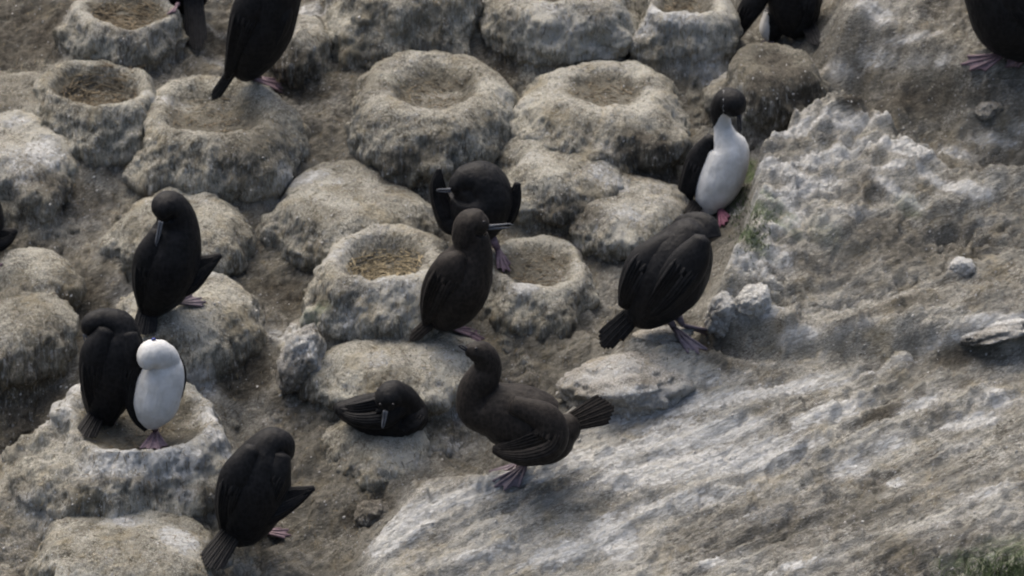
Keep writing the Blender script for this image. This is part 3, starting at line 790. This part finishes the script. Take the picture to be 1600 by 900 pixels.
class Bird:
    def __init__(s, label, feet, mat='black', foot_mat='foot', guard=None):
        s.mat = M[mat]; s.foot_mat = M[foot_mat]
        h = hit(*feet)
        if guard:                                     # keep the lowest feathers clear of the ground in front
            g = hit(*guard)
            if g.y < h.y and h.y - g.y < .3: h = at_depth(*feet, g.y - .01)
        s.A = h
        s.root = bpy.data.objects.new('shag', None); COL.objects.link(s.root)
        s.root.empty_display_size = 0.1
        s.root.location = h
        tag(s.root, label, 'bird', 'shags of the colony')
        s.body_v, s.body_f = [], []
    def pt(s, u, v, d):
        return at_depth(u, v, s.A.y + d * S)
    def loft(s, spine, n=10, seg=28, ridges=0, fwd=None, square=0.0):
        """spine: (u, v, d, r1, r2) pixels; r1 across in the picture, r2 in depth"""
        Q = catmull([(*s.pt(u, v, d), r1 * S, r2 * S) for u, v, d, r1, r2 in spine], n)
        P = Q[:, :3]; r1 = np.maximum(Q[:, 3], .0008); r2 = np.maximum(Q[:, 4], .0008)
        T = np.gradient(P, axis=0); T /= np.linalg.norm(T, axis=1, keepdims=True)
        F = np.array(fwd if fwd is not None else FWD)
        N1 = np.cross(T, F); N1 /= np.maximum(np.linalg.norm(N1, axis=1, keepdims=True), 1e-6)
        N2 = np.cross(T, N1)
        vs = []
        th = np.linspace(0, 2 * math.pi, seg, endpoint=False)
        for i in range(len(P)):
            for t in th:
                c, q = math.cos(t), math.sin(t)
                k = 1.0
                if ridges: k = 1 + 0.018 * math.cos(ridges * t) * min(1, i / (len(P) * .4))
                vs.append(P[i] + (N1[i] * c * r1[i] + N2[i] * q * r2[i]) * k)
        fs = grid_faces(seg, len(P), True).tolist()
        a = len(vs); vs.append(P[0] - T[0] * min(r1[0], r2[0]) * .4); vs.append(P[-1] + T[-1] * min(r1[-1], r2[-1]) * .4)
        fs += [[a, (j + 1) % seg, j] for j in range(seg)]
        o = (len(P) - 1) * seg
        fs += [[a + 1, o + j, o + (j + 1) % seg] for j in range(seg)]
        return vs, fs
    def add_body(s, spine, n=10):
        v, f = s.loft(spine, n)
        k = len(s.body_v); s.body_v += v; s.body_f += [[i + k for i in q] for q in f]
    def finish_body(s, white=None, voxel=0.0045, smooth=6):
        me = mesh_from('tmp', s.body_v, s.body_f, s.mat)
        t = bpy.data.objects.new('tmp', me); COL.objects.link(t)
        m = t.modifiers.new('r', 'REMESH'); m.mode = 'VOXEL'; m.voxel_size = voxel; m.use_smooth_shade = True
        m2 = t.modifiers.new('s', 'SMOOTH'); m2.factor = 0.5; m2.iterations = smooth
        dg = bpy.context.evaluated_depsgraph_get()
        ev = bpy.data.meshes.new_from_object(t.evaluated_get(dg))
        bpy.data.objects.remove(t); bpy.data.meshes.remove(me)
        ev.name = 'body'
        n = len(ev.vertices); a = np.empty(n * 3, 'f'); ev.vertices.foreach_get('co', a); W = a.reshape(-1, 3).astype(float)
        nr = np.empty(n * 3, 'f'); ev.vertices.foreach_get('normal', nr); nr = nr.reshape(-1, 3)
        d1 = 0.0022 * fbm(W, (60, 60, 24), 3, 300) + 0.003 * fbm(W, (14, 14, 9), 2, 310)
        W2 = W + nr * d1[:, None]
        ev.vertices.foreach_set('co', np.ascontiguousarray(W2.ravel(), 'f'))
        if white is not None:
            # picture-independent test: local coordinates of the bird (px right, px up, px away)
            L = (W - np.array(s.A)[None]) / S
            val = white(L[:, 0], L[:, 2], L[:, 1], nr)
            at = ev.attributes.new('white', 'FLOAT', 'POINT'); at.data.foreach_set('value', np.ascontiguousarray(val, 'f'))
        ev.materials.clear(); ev.materials.append(s.mat)
        ev.polygons.foreach_set('use_smooth', [True] * len(ev.polygons)); ev.update()
        s.body = link('body', ev, s.root)
        return s.body
    def part(s, name, spine, mat=None, n=8, seg=20, ridges=0, label=None, parent=None):
        v, f = s.loft(spine, n, seg, ridges)
        o = link(name, fix_normals(mesh_from(name, v, f, mat or s.mat)), parent or s.root)
        if label: o['label'] = label
        return o
    def wing(s, spine, feathers=9, label=None):
        """folded or half-open wing: a lofted blade, its lower half ending in separate feather tips"""
        spine = [(u, v, d * .92, r1, r2 * .88) for u, v, d, r1, r2 in spine]
        w_ = s.part('wing', spine, n=9, seg=26, ridges=9, label=label)
        # quills laid along the blade toward the tip
        pts = [s.pt(*p[:3]) for p in spine]
        Q = catmull([(*s.pt(u, v, d), r1 * S, r2 * S) for u, v, d, r1, r2 in spine], 9)
        vs, fs = [], []
        T = np.gradient(Q[:, :3], axis=0); T /= np.linalg.norm(T, axis=1, keepdims=True)
        N1 = np.cross(T, np.array(FWD)); N1 /= np.linalg.norm(N1, axis=1, keepdims=True); N2 = np.cross(T, N1)
        nQ = len(Q)
        for k in range(feathers):
            off = (k / (feathers - 1) - .5) * 1.5
            a0 = int(nQ * .30) + (k % 2); a1 = nQ - 1 - int(abs(off) * 3) - (k % 3)
            idx = list(range(a0, max(a1, a0 + 4)))
            b0 = len(vs)
            for j, i in enumerate(idx):
                i = min(i, nQ - 1)
                t = j / (len(idx) - 1)
                # toward the viewer's side surface of the blade
                sgn = -1 if N2[i] @ np.array(FWD) > 0 else 1
                ang = off
                c = Q[i, :3] + N1[i] * Q[i, 3] * math.sin(ang) * 1.0 + N2[i] * sgn * (Q[i, 4] * math.cos(ang) + .0012)
                wd = max(Q[i, 3], .003) * .19 * (1 - .35 * t)
                out = N2[i] * sgn * math.cos(ang) + N1[i] * math.sin(ang); sidev = np.cross(T[i], out)
                if j == len(idx) - 1: wd *= .25
                if j < 3: wd *= (.15, .55, .85)[j]; c = c - N2[i] * sgn * (.0035, .002, .001)[j]
                vs += [c + sidev * wd, c + out * .0010, c - sidev * wd, c - out * .002]
            for j in range(len(idx) - 1):
                for q in range(4):
                    a = b0 + j * 4 + q; b = b0 + j * 4 + (q + 1) % 4
                    fs.append([a, b, b + 4, a + 4])
            fs.append([b0 + 3, b0 + 2, b0 + 1, b0]); e = b0 + (len(idx) - 1) * 4; fs.append([e, e + 1, e + 2, e + 3])
        q = link('flight_feathers', fix_normals(mesh_from('flight_feathers', vs, fs, s.mat)), w_)
        return w_
    def tail(s, root, tip, w0, w1, n=9, depth=0, label=None, thick=2.0):
        """fan of stiff feathers from root to tip (u, v, d); widths in pixels"""
        vs, fs = [], []
        root3, tip3 = s.pt(*root), s.pt(*tip)
        need = 0.0
        for t in (.15, .3, .45, .6, .75, .9, 1.0):
            uu, vv = root[0] * (1 - t) + tip[0] * t, root[1] * (1 - t) + tip[1] * t
            need = max(need, (root3.y * (1 - t) + tip3.y * t + .012 - hit(uu, vv).y) / (.35 + .65 * t))
        need = min(need, .25)
        A_, B_ = np.array(at_depth(root[0], root[1], root3.y - need * .35)), np.array(at_depth(tip[0], tip[1], tip3.y - need))
        T = B_ - A_; Ln = np.linalg.norm(T); T /= Ln
        N1 = np.cross(T, np.array(FWD)); N1 /= np.linalg.norm(N1); N2 = np.cross(T, N1)
        if N2 @ np.array(FWD) > 0: N2 = -N2
        for k in range(n):
            f = k / (n - 1) - .5
            a = A_ + N1 * f * w0 * S; ln = 1 - .28 * abs(f) ** 1.5 * 2 + random.uniform(-.02, .02)
            b = A_ + T * Ln * ln + N1 * f * w1 * S
            arch = N2 * (.25 - f * f) * w1 * S * .35
            wd0, wd1 = w0 * S / n * .9, w1 * S / n * .92
            k0 = len(vs); st = 6
            for i in range(st + 1):
                t = i / st
                c = a * (1 - t) + b * t + arch * t + N2 * .0012 * (k % 2)
                wd = wd0 * (1 - t) + wd1 * t
                if i == st: wd *= .62
                th = thick * S * (1 - .6 * t)
                vs += [c + N1 * wd, c + N2 * th * .9, c - N1 * wd, c - N2 * th * .5]
            for i in range(st):
                for q in range(4):
                    x0 = k0 + i * 4 + q; x1 = k0 + i * 4 + (q + 1) % 4
                    fs.append([x0, x1, x1 + 4, x0 + 4])
            fs.append([k0 + 3, k0 + 2, k0 + 1, k0]); e = k0 + st * 4; fs.append([e, e + 1, e + 2, e + 3])
        o = link('tail', fix_normals(mesh_from('tail', vs, fs, s.mat, smooth=False)), s.root)
        if label: o['label'] = label
        return o
    def beak(s, a, b, r0=5, r1=1.6, mat='bill', gape=0.0):
        (u0, v0, d0), (u1, v1, d1) = a, b
        r0 *= .80; r1 *= .62
        L = math.hypot(u1 - u0, v1 - v0); nx, ny = (v1 - v0) / L, -(u1 - u0) / L
        if ny > 0: nx, ny = -nx, -ny
        up = [(u0 + nx * 1.2, v0 + ny * 1.2, d0, r0 * .62, r0 * .7), ((u0 * .6 + u1 * .4) + nx * 1.2, (v0 * .6 + v1 * .4) + ny * 1.2, d0 * .6 + d1 * .4, r0 * .36, r0 * .42),
              ((u0 * .15 + u1 * .85) + nx * .8, (v0 * .15 + v1 * .85) + ny * .8, d1, r1 * 1.1, r1 * 1.1), (u1 - nx * 1.6, v1 - ny * 1.6, d1, r1 * .6, r1 * .6)]
        ub = s.part('upper_bill', up, M[mat], 5, 10)
        g = gape
        lo_ = [(u0 - nx * 2.6, v0 - ny * 2.6, d0, r0 * .45, r0 * .6), ((u0 + u1) / 2 - nx * (2.6 + g * .5), (v0 + v1) / 2 - ny * (2.6 + g * .5), (d0 + d1) / 2, r0 * .34, r0 * .42),
               ((u0 * .08 + u1 * .92) - nx * (2.0 + g), (v0 * .08 + v1 * .92) - ny * (2.0 + g), d1, r1 * .6, r1 * .6)]
        s.part('lower_bill', lo_, M[mat], 5, 10)
    def eye(s, u, v, d, r=2.6, ring=False):
        if ring: s.part('eye_ring', [(u - r * 1.5, v, d + .8, .8, .8), (u, v, d + .4, r * 1.4, r), (u + r * 1.5, v, d + .8, .8, .8)], M['eye_blue'], 4, 10)
        s.part('eye', [(u - r, v, d, .5, .5), (u - r * .6, v, d, r * .8, r * .8), (u, v, d, r, r), (u + r * .6, v, d, r * .8, r * .8), (u + r, v, d, .5, .5)], M['eye'], 3, 10)
    def leg(s, top, foot, toe, spread=14, r=5.5, web=True):
        """shank from top to the foot point on the ground, then a webbed foot of four toes toward `toe` (picture points raycast on the ground)"""
        f0 = hit(*foot)
        # keep the foot on the surface the bird stands on
        if abs(f0.y - s.A.y) > .25: f0 = Vector(s.pt(foot[0], foot[1], 0))
        t0 = Vector(s.pt(*top))
        toe_p = hit(*toe)
        if (toe_p - f0).length > .25 or (toe_p - f0).length < .01:
            dv = Vector(at_depth(toe[0], toe[1], f0.y)) - f0
            # slide along the horizontal
            k = (toe[1] - foot[1])
            toe_p = f0 + Vector(((toe[0] - foot[0]) * S, -k * S / math.sin(PITCH) * .7, 0))
        ankle = f0 + Vector((0, -.004, .022))
        vs, fs = [], []
        def tube(a, b, ra, rb, seg=8):
            a, b = Vector(a), Vector(b); d = (b - a).normalized(); n1 = d.orthogonal().normalized(); n2 = d.cross(n1); k = len(vs)
            for (p, rr) in ((a, ra), ((a + b) / 2, (ra + rb) * .46), (b, rb)):
                for j in range(seg):
                    t = 2 * math.pi * j / seg; vs.append(p + n1 * math.cos(t) * rr + n2 * math.sin(t) * rr)
            for i in range(2):
                for j in range(seg): fs.append([k + i * seg + j, k + i * seg + (j + 1) % seg, k + (i + 1) * seg + (j + 1) % seg, k + (i + 1) * seg + j])
            fs.append([k + j for j in range(seg)][::-1]); fs.append([k + 2 * seg + j for j in range(seg)])
        tube(t0, ankle, r * S * 1.25, r * S * .8)
        lg = link('leg', fix_normals(mesh_from('leg', vs, fs, s.foot_mat)), s.root)
        vs, fs = [], []
        dirv = (toe_p - f0); L = max(dirv.length, .03); dirv.normalize()
        up = Vector((0, -.2, 1)).normalized()
        sidev = dirv.cross(up).normalized(); up = sidev.cross(dirv)
        tips = []
        for k, (ang, ln) in enumerate(((-.36, .66), (-.08, .92), (.18, 1.0), (.40, .90))):
            d = dirv * math.cos(ang) + sidev * math.sin(ang)
            tip = f0 + d * L * ln
            hh = BVH.find_nearest(tip)[0]
            if hh is not None and (hh - tip).length < .05: tip = hh + up * .009
            tips.append(tip)
            tube(ankle - up * .003, tip + up * .003, r * S * .62, r * S * .32, 6)
        # webs
        for a, b in zip(tips, tips[1:]):
            k = len(vs); q = ankle - up * .005
            mid = (a + b) * .5 * .86 + q * .14
            for o_ in (0.0032, -0.0020):
                vs += [q + up * o_, a + up * o_, mid + up * o_, b + up * o_]
            fs += [[k, k + 1, k + 2], [k, k + 2, k + 3], [k + 4, k + 6, k + 5], [k + 4, k + 7, k + 6], [k + 1, k + 5, k + 6, k + 2], [k + 2, k + 6, k + 7, k + 3]]
        ft = link('foot', mesh_from('foot', vs, fs, s.foot_mat), lg)
        return lg

def R2(sp, k=.95): return [(u, v, d, r + .8, r * k + .8) for u, v, d, r in sp]

# 1 dark-brown upright bird facing right
b = Bird('upright brownish bird facing right with its grey bill slightly parted', (706, 520), 'brown', guard=(672, 506))
b.add_body(R2([(762, 353, -5, 10), (752, 351, -4, 18), (740, 350, -2, 25), (734, 364, 0, 27), (738, 382, 0, 28), (735, 402, 0, 36), (723, 428, 0, 47), (711, 456, 0, 48), (700, 480, 0, 40), (688, 500, 0, 25), (680, 510, 0, 10)]))
b.finish_body()
b.beak((762, 355, -6), (801, 350, -10), 6.5, 1.8, gape=3)
b.eye(756, 347, -22)
b.wing([(722, 398, -26, 12, 14), (704, 420, -34, 27, 18), (688, 450, -34, 29, 16), (675, 480, -26, 20, 11), (664, 506, -14, 5, 4)])
b.wing([(752, 400, 18, 12, 14), (748, 430, 28, 22, 16), (735, 460, 28, 22, 14), (712, 490, 20, 12, 8)])
b.tail((676, 500, 0), (640, 533, 6), 16, 16, 8)
b.leg((705, 500, -6), (712, 514), (758, 536), r=5)
b.leg((690, 502, 10), (696, 516), (738, 520), r=5)

# 2 bird behind with both wings lifted
b = Bird('black bird with bowed head and both wings half lifted behind the brownish upright bird', (760, 400), 'black')
b.add_body(R2([(706, 297, -16, 8), (716, 288, -10, 16), (730, 282, -4, 26), (748, 288, 2, 40), (752, 306, 6, 50), (746, 335, 6, 48), (740, 362, 4, 34), (736, 384, 2, 16)]))
b.add_body(R2([(712, 300, -8, 10), (728, 302, -6, 26), (745, 310, 0, 38)]))
b.finish_body()
b.beak((704, 297, -20), (682, 297, -22), 5, 2)
b.wing([(740, 345, -6, 14, 16), (708, 348, -8, 20, 16), (690, 318, -6, 16, 10), (684, 288, -4, 12, 7), (686, 264, -2, 4, 3)])
b.wing([(765, 345, 2, 14, 16), (788, 338, 2, 18, 14), (802, 312, 2, 13, 9), (809, 286, 2, 5, 4)])
b.tail((738, 370, 22), (722, 405, 40), 20, 24)
b.leg((768, 372, -4), (778, 396), (794, 430), r=7)
b.leg((735, 375, -4), (738, 396), (742, 425), r=6)

# 3 large hunched bird facing right, head hidden
b = Bird('large black bird hunched with its head turned behind its back, tail pointing down left', (1062, 522), 'black', 'foot_grey', guard=(988, 506))
b.add_body(R2([(1092, 354, 10, 20), (1082, 368, 4, 34), (1065, 398, 0, 52), (1045, 430, 0, 59), (1025, 460, 0, 51), (1006, 484, 0, 36), (988, 498, 0, 18)]))
b.add_body(R2([(1108, 372, 6, 20), (1104, 352, 14, 16), (1084, 345, 26, 13), (1064, 352, 34, 13), (1056, 362, 36, 8)]))
b.finish_body()
b.wing([(1098, 372, -40, 14, 16), (1080, 405, -50, 29, 20), (1056, 440, -56, 30, 18), (1030, 472, -48, 22, 13), (1008, 498, -34, 8, 6)])
b.wing([(1050, 372, -10, 14, 14), (1012, 410, -16, 30, 24), (990, 445, -20, 24, 20), (974, 478, -10, 9, 8)])
b.tail((986, 494, -4), (940, 541, -8), 26, 34, 9)
b.leg((1044, 496, -4), (1052, 518), (1102, 552), r=6.5)
b.leg((1060, 496, 10), (1066, 514), (1098, 522), r=6)

# 4 white-breasted bird preening
b = Bird('pied bird with white breast and black head bowed, standing against the green-stained rock', (1112, 336), 'black', 'foot_red')
b.add_body(R2([(1153, 178, -16, 11), (1147, 163, -12, 20), (1137, 158, -4, 21), (1127, 172, 4, 17), (1128, 194, 4, 14), (1133, 212, 2, 18), (1140, 234, 0, 30), (1133, 262, 0, 35), (1122, 288, 0, 34), (1110, 312, 0, 26), (1102, 330, 0, 12)], .9))
def w5(x, z, y, nr):
    hw = np.interp(z, [0, 120, 140, 158, 172, 184], [60, 60, 26, 15, 8, 0]); cx = np.interp(z, [120, 150, 184], [26, 20, 16])
    inside = sstep(4, -4, np.abs(x - cx) - hw)
    return inside * sstep(0.38, -0.1, nr[:, 1] + 0.45 * np.maximum(-nr[:, 0], 0) - 0.1)
b.finish_body(w5)
b.beak((1155, 180, -24), (1157, 207, -26), 5, 1.6, 'bill_dark')
b.wing([(1112, 214, 8, 9, 12), (1094, 244, 8, 19, 15), (1080, 276, 4, 17, 14), (1072, 306, 2, 13, 12), (1078, 332, 0, 5, 5)], label='black folded wing')
b.wing([(1160, 232, 22, 8, 10), (1156, 266, 24, 10, 12), (1144, 300, 20, 8, 10), (1128, 326, 12, 4, 4)], label='black folded wing')
b.tail((1090, 318, 26), (1074, 340, 36), 18, 20)
b.leg((1100, 318, -4), (1098, 332), (1092, 352), r=5)
b.leg((1118, 318, -4), (1124, 332), (1136, 354), r=6)

# 5 black bird on mound with wing out, bill laid on back
b = Bird('black bird seen from behind, pale bill laid on its back, one wing out right', (250, 482), 'black', 'foot_grey', guard=(228, 496))
b.add_body(R2([(250, 338, -18, 14), (258, 325, -12, 23), (268, 326, -4, 26), (276, 345, 2, 31), (274, 370, 2, 40), (264, 404, 0, 49), (252, 440, 0, 46), (241, 468, 0, 32), (232, 488, 0, 16)]))
b.finish_body()
b.beak((251, 346, -34), (243, 384, -44), 5.5, 2)
b.wing([(248, 362, -18, 12, 14), (232, 400, -26, 22, 18), (226, 440, -26, 20, 16), (226, 474, -16, 12, 9), (228, 494, -8, 5, 4)])
b.wing([(268, 440, -10, 30, 22), (292, 432, -8, 28, 16), (318, 416, -6, 17, 9), (345, 398, -4, 4, 3)], label='wing held out to the side')
b.tail((232, 482, 4), (224, 524, -2), 26, 32, 8)
b.leg((262, 470, -6), (276, 480), (320, 470), r=4.5)

# 6 hunched bird left of the pied one, seen from behind
b = Bird('slim hunched black bird seen from behind, head tucked left beside the pied bird', (168, 655), 'black', guard=(150, 658))
b.add_body(R2([(136, 520, -8, 9), (142, 506, -8, 14), (160, 500, -2, 17), (182, 508, 2, 25), (184, 530, 2, 38), (176, 568, 0, 45), (168, 606, 0, 42), (160, 638, 0, 30), (152, 658, 0, 14)]))
b.finish_body()
b.beak((133, 522, -14), (138, 546, -22), 4, 1.6)
b.wing([(166, 514, -18, 14, 14), (150, 552, -28, 24, 18), (146, 596, -28, 21, 16), (148, 634, -20, 13, 9), (146, 660, -10, 5, 4)])
b.wing([(200, 520, -14, 14, 14), (202, 556, -24, 22, 18), (192, 600, -26, 22, 16), (178, 640, -18, 13, 9), (172, 664, -10, 5, 4)])
b.tail((150, 650, 0), (131, 684, -6), 22, 28, 8)
b.leg((165, 645, -2), (172, 656), (180, 666), r=4)

# 7 pied bird in the nest, facing us
b = Bird('pied bird with pure white front and tucked head standing in the white-crusted nest', (243, 688), 'black', 'foot', guard=(236, 670))
b.add_body(R2([(266, 549, 8, 11), (262, 562, 6, 23), (256, 584, 2, 32), (249, 608, 0, 35), (243, 634, 0, 34), (238, 654, 0, 24), (236, 667, 0, 9)], .85))
b.add_body(R2([(262, 566, 4, 20), (254, 556, -4, 21), (240, 551, -12, 21), (231, 560, -18, 18), (226, 574, -20, 9)]))
def w7(x, z, y, nr):
    return sstep(0.42, 0.12, nr[:, 1] + .1 * np.maximum(-nr[:, 0], 0)) * sstep(190, 182, z)
b.finish_body(w7)
b.eye(240, 531, -12, 2.4, ring=True)
b.part('crown_patch', [(230, 531, 0, 1.2, 5), (240, 528, 0, 2.0, 8), (250, 531, 0, 2.0, 8), (258, 538, 4, 1.2, 5)], M['black'], 6, 14, label='black crown')
b.wing([(218, 548, 12, 8, 12), (208, 580, 12, 13, 16), (205, 620, 10, 12, 16), (214, 652, 8, 9, 10), (228, 672, 4, 4, 4)], label='black folded wing')
b.wing([(276, 556, 16, 6, 10), (285, 580, 14, 6, 14), (284, 605, 14, 5, 14), (276, 632, 12, 4, 9)], label='black folded wing')
b.leg((240, 660, -4), (243, 680), (247, 722), r=6)

# 8 bottom left bird
b = Bird('hunched black bird at the bottom, wing jutting right and tail braced down left', (392, 836), 'black', 'foot', guard=(352, 860))
b.add_body(R2([(440, 712, 10, 18), (440, 694, 6, 20), (424, 694, 2, 26), (412, 718, 0, 42), (400, 752, 0, 54), (388, 790, 0, 52), (376, 820, 0, 40), (362, 842, 0, 20)]))
b.finish_body()
b.wing([(396, 700, -22, 13, 14), (372, 740, -32, 26, 20), (358, 782, -34, 22, 18), (356, 818, -22, 15, 11), (356, 846, -12, 6, 5)])
b.wing([(396, 792, -20, 36, 22), (424, 788, -22, 30, 18), (456, 778, -20, 18, 9), (491, 762, -18, 4, 3)], label='wing held out to the side')
b.wing([(440, 710, -18, 14, 14), (432, 740, -28, 22, 18), (420, 772, -32, 20, 14), (404, 806, -26, 10, 8)])
b.tail((360, 836, -2), (322, 890, -10), 28, 36, 9)
b.leg((396, 826, -4), (406, 836), (456, 834), r=5.5)
b.leg((380, 830, 14), (390, 830), (430, 826), r=5)

# 9 sitting bird
b = Bird('black bird sitting low on its nest with grey bill pointing down toward the viewer', (598, 672), 'black')
b.add_body(R2([(524, 638, 10, 7), (548, 642, 10, 21), (585, 648, 8, 35), (622, 651, 6, 39), (650, 654, 4, 31), (664, 658, 2, 14)], 1.0))
b.add_body(R2([(640, 640, -8, 24), (630, 622, -18, 20), (613, 615, -30, 20), (605, 626, -40, 20), (602, 640, -46, 10)]))
b.finish_body()
b.beak((602, 642, -58), (597, 670, -64), 5.5, 1.8)
b.eye(594, 632, -60, 2.2); b.eye(614, 632, -60, 2.2)
b.wing([(634, 628, -26, 14, 12), (600, 640, -34, 28, 14), (562, 645, -26, 22, 10), (530, 641, -8, 8, 5)])
b.wing([(655, 640, -14, 12, 12), (648, 656, -30, 16, 12), (628, 672, -34, 12, 8)])
b.tail((548, 640, 12), (520, 636, 14), 24, 16)

# 10 leaning bird in front
b = Bird('large brownish bird leaning forward with S-bent neck and fanned tail raised to the right', (812, 742), 'brown', 'foot_grey', guard=(850, 726))
b.add_body(R2([(729, 548, -6, 8), (740, 549, -4, 14), (755, 554, 0, 19), (762, 572, 2, 21), (754, 592, 2, 25), (742, 612, 2, 26), (748, 638, 0, 32), (778, 644, 0, 45), (820, 658, 0, 53), (856, 678, 0, 47), (884, 668, 0, 26), (900, 655, 2, 12)], .92))
b.add_body(R2([(800, 660, 0, 36), (835, 690, -4, 36), (868, 690, -2, 28)]))
b.finish_body()
b.beak((730, 546, -8), (717, 539, -10), 5, 2.2, 'bill_dark')
b.eye(744, 545, -16)
b.wing([(800, 632, -36, 14, 12), (852, 654, -44, 24, 18), (856, 686, -50, 30, 20), (824, 700, -52, 28, 16), (794, 704, -50, 17, 9), (770, 702, -48, 6, 4)], label='drooping half-open wing')
b.wing([(762, 640, 26, 18, 14), (742, 656, 34, 15, 10), (730, 654, 36, 9, 6), (721, 642, 36, 4, 3)], label='far wing tip showing under the breast')
b.tail((886, 662, 0), (958, 633, 4), 22, 43, 10)
b.leg((826, 715, -8), (822, 732), (782, 770), r=6)
b.leg((812, 712, 16), (810, 730), (772, 750), r=5)

# 11 top-left standing bird cut by the top edge
b = Bird('standing black bird cut by the top edge, slim tail touching the broad shallow-bowled nest', (402, 132), 'black', 'foot')
b.add_body(R2([(470, -98, -6, 14), (456, -102, 0, 24), (444, -88, 0, 26), (440, -60, 0, 30), (432, -28, 0, 42), (420, 10, 0, 48), (408, 48, 0, 49), (395, 82, 0, 40), (384, 108, 0, 26), (378, 122, 0, 12)]))
b.finish_body()
b.beak((480, -98, -8), (512, -100, -10), 6, 2)
b.eye(466, -106, -22)
b.wing([(410, -30, -26, 14, 14), (390, 10, -34, 26, 18), (376, 52, -34, 22, 16), (364, 92, -24, 13, 10), (354, 122, -12, 5, 4)])
b.wing([(440, -20, -16, 14, 14), (436, 20, -30, 22, 16), (424, 60, -32, 18, 13), (400, 105, -22, 10, 8)])
b.tail((362, 112, 2), (331, 157, -2), 14, 14, 7)
b.leg((400, 112, -4), (406, 128), (440, 138), r=5)
b.leg((388, 114, 6), (394, 128), (420, 130), r=4.5)

# 12 tail hanging bird at top
b = Bird('black rump and hanging tail on the straw-lined nest cut by the top edge', (286, 18), 'black')
b.add_body(R2([(262, -128, -6, 14), (276, -130, 0, 24), (284, -112, 0, 25), (284, -84, 0, 34), (284, -50, 0, 44), (288, -20, 0, 40), (296, 4, 0, 26), (302, 18, 0, 12)]))
b.finish_body()
b.beak((252, -126, -8), (222, -124, -10), 6, 2)
b.wing([(262, -80, -22, 14, 14), (256, -48, -30, 20, 16), (266, -16, -26, 15, 10), (276, 10, -14, 5, 4)])
b.wing([(308, -80, -18, 14, 14), (316, -44, -28, 16, 14), (316, -10, -24, 12, 8), (312, 12, -14, 5, 4)])
b.tail((302, -6, -2), (308, 80, -14), 26, 30, 8)
b.leg((280, 4, -2), (276, 16), (262, 26), r=4)

# 13 crouching bird with drooping wing at top right
b = Bird('crouching bird with drooped wing and pale belly patch on the dark-walled mound', (1218, 62), 'black', 'foot_grey')
b.add_body(R2([(1206, -96, -14, 10), (1216, -102, -8, 22), (1230, -92, 0, 26), (1236, -64, 0, 34), (1240, -30, 0, 44), (1242, 4, 0, 44), (1240, 34, 0, 34), (1236, 52, 0, 18)]))
def w13(x, z, y, nr): return sstep(-14, -22, x) * sstep(60, 40, z) * sstep(.3, 0, nr[:, 1])
b.add_body(R2([(1215, 20, 4, 22), (1206, 46, 4, 20), (1204, 60, 4, 12)]))
b.finish_body(w13)
b.beak((1204, -90, -20), (1190, -66, -24), 5, 2)
b.wing([(1206, -40, -10, 14, 14), (1180, 0, -18, 20, 14), (1160, 34, -20, 15, 9), (1148, 58, -18, 10, 5), (1143, 78, -16, 4, 3)], label='drooping wing')
b.wing([(1262, -40, -14, 14, 14), (1260, 0, -30, 22, 18), (1252, 34, -30, 18, 12), (1236, 56, -22, 9, 6)])
b.tail((1262, 36, 8), (1278, 72, 2), 20, 20)
b.leg((1215, 46, -4), (1212, 62), (1196, 72), r=5)

# 14 top-right bird
b = Bird('big black bird cut by the top right corner with a pinkish webbed foot', (1560, 94), 'black', 'foot')
b.add_body(R2([(1480, -110, -6, 12), (1494, -118, 0, 24), (1510, -104, 0, 27), (1524, -78, 0, 32), (1545, -44, 0, 48), (1566, -4, 0, 60), (1584, 36, 0, 60), (1604, 66, 0, 40), (1622, 86, 0, 18)]))
b.finish_body()
b.beak((1472, -110, -8), (1440, -112, -10), 6, 2)
b.wing([(1560, -50, -30, 16, 14), (1590, -10, -44, 34, 20), (1612, 34, -42, 28, 18), (1634, 76, -26, 14, 10), (1650, 104, -14, 5, 4)])
b.tail((1620, 80, 2), (1664, 124, 4), 24, 30)
b.leg((1572, 76, -4), (1568, 92), (1508, 112), r=6)
b.leg((1600, 80, -8), (1602, 96), (1572, 108), r=6)

# 15 wing tip at the left edge
b = Bird('black bird almost wholly outside the left edge, only a dark pointed wing seen', (-30, 424), 'black')
b.add_body(R2([(-50, 262, -6, 22), (-48, 282, 0, 26), (-44, 305, 0, 38), (-40, 340, 0, 46), (-38, 372, 0, 40), (-40, 400, 0, 20)]))
b.finish_body()
b.beak((-66, 262, -8), (-96, 264, -10), 6, 2)
b.wing([(-30, 372, -14, 30, 18), (-12, 374, -14, 25, 14), (8, 370, -14, 17, 9), (26, 360, -14, 4, 3)], label='wing held out to the side')
b.tail((-44, 396, 4), (-60, 440, 4), 24, 30)
b.leg((-36, 395, -4), (-30, 418), (4, 424), r=5)
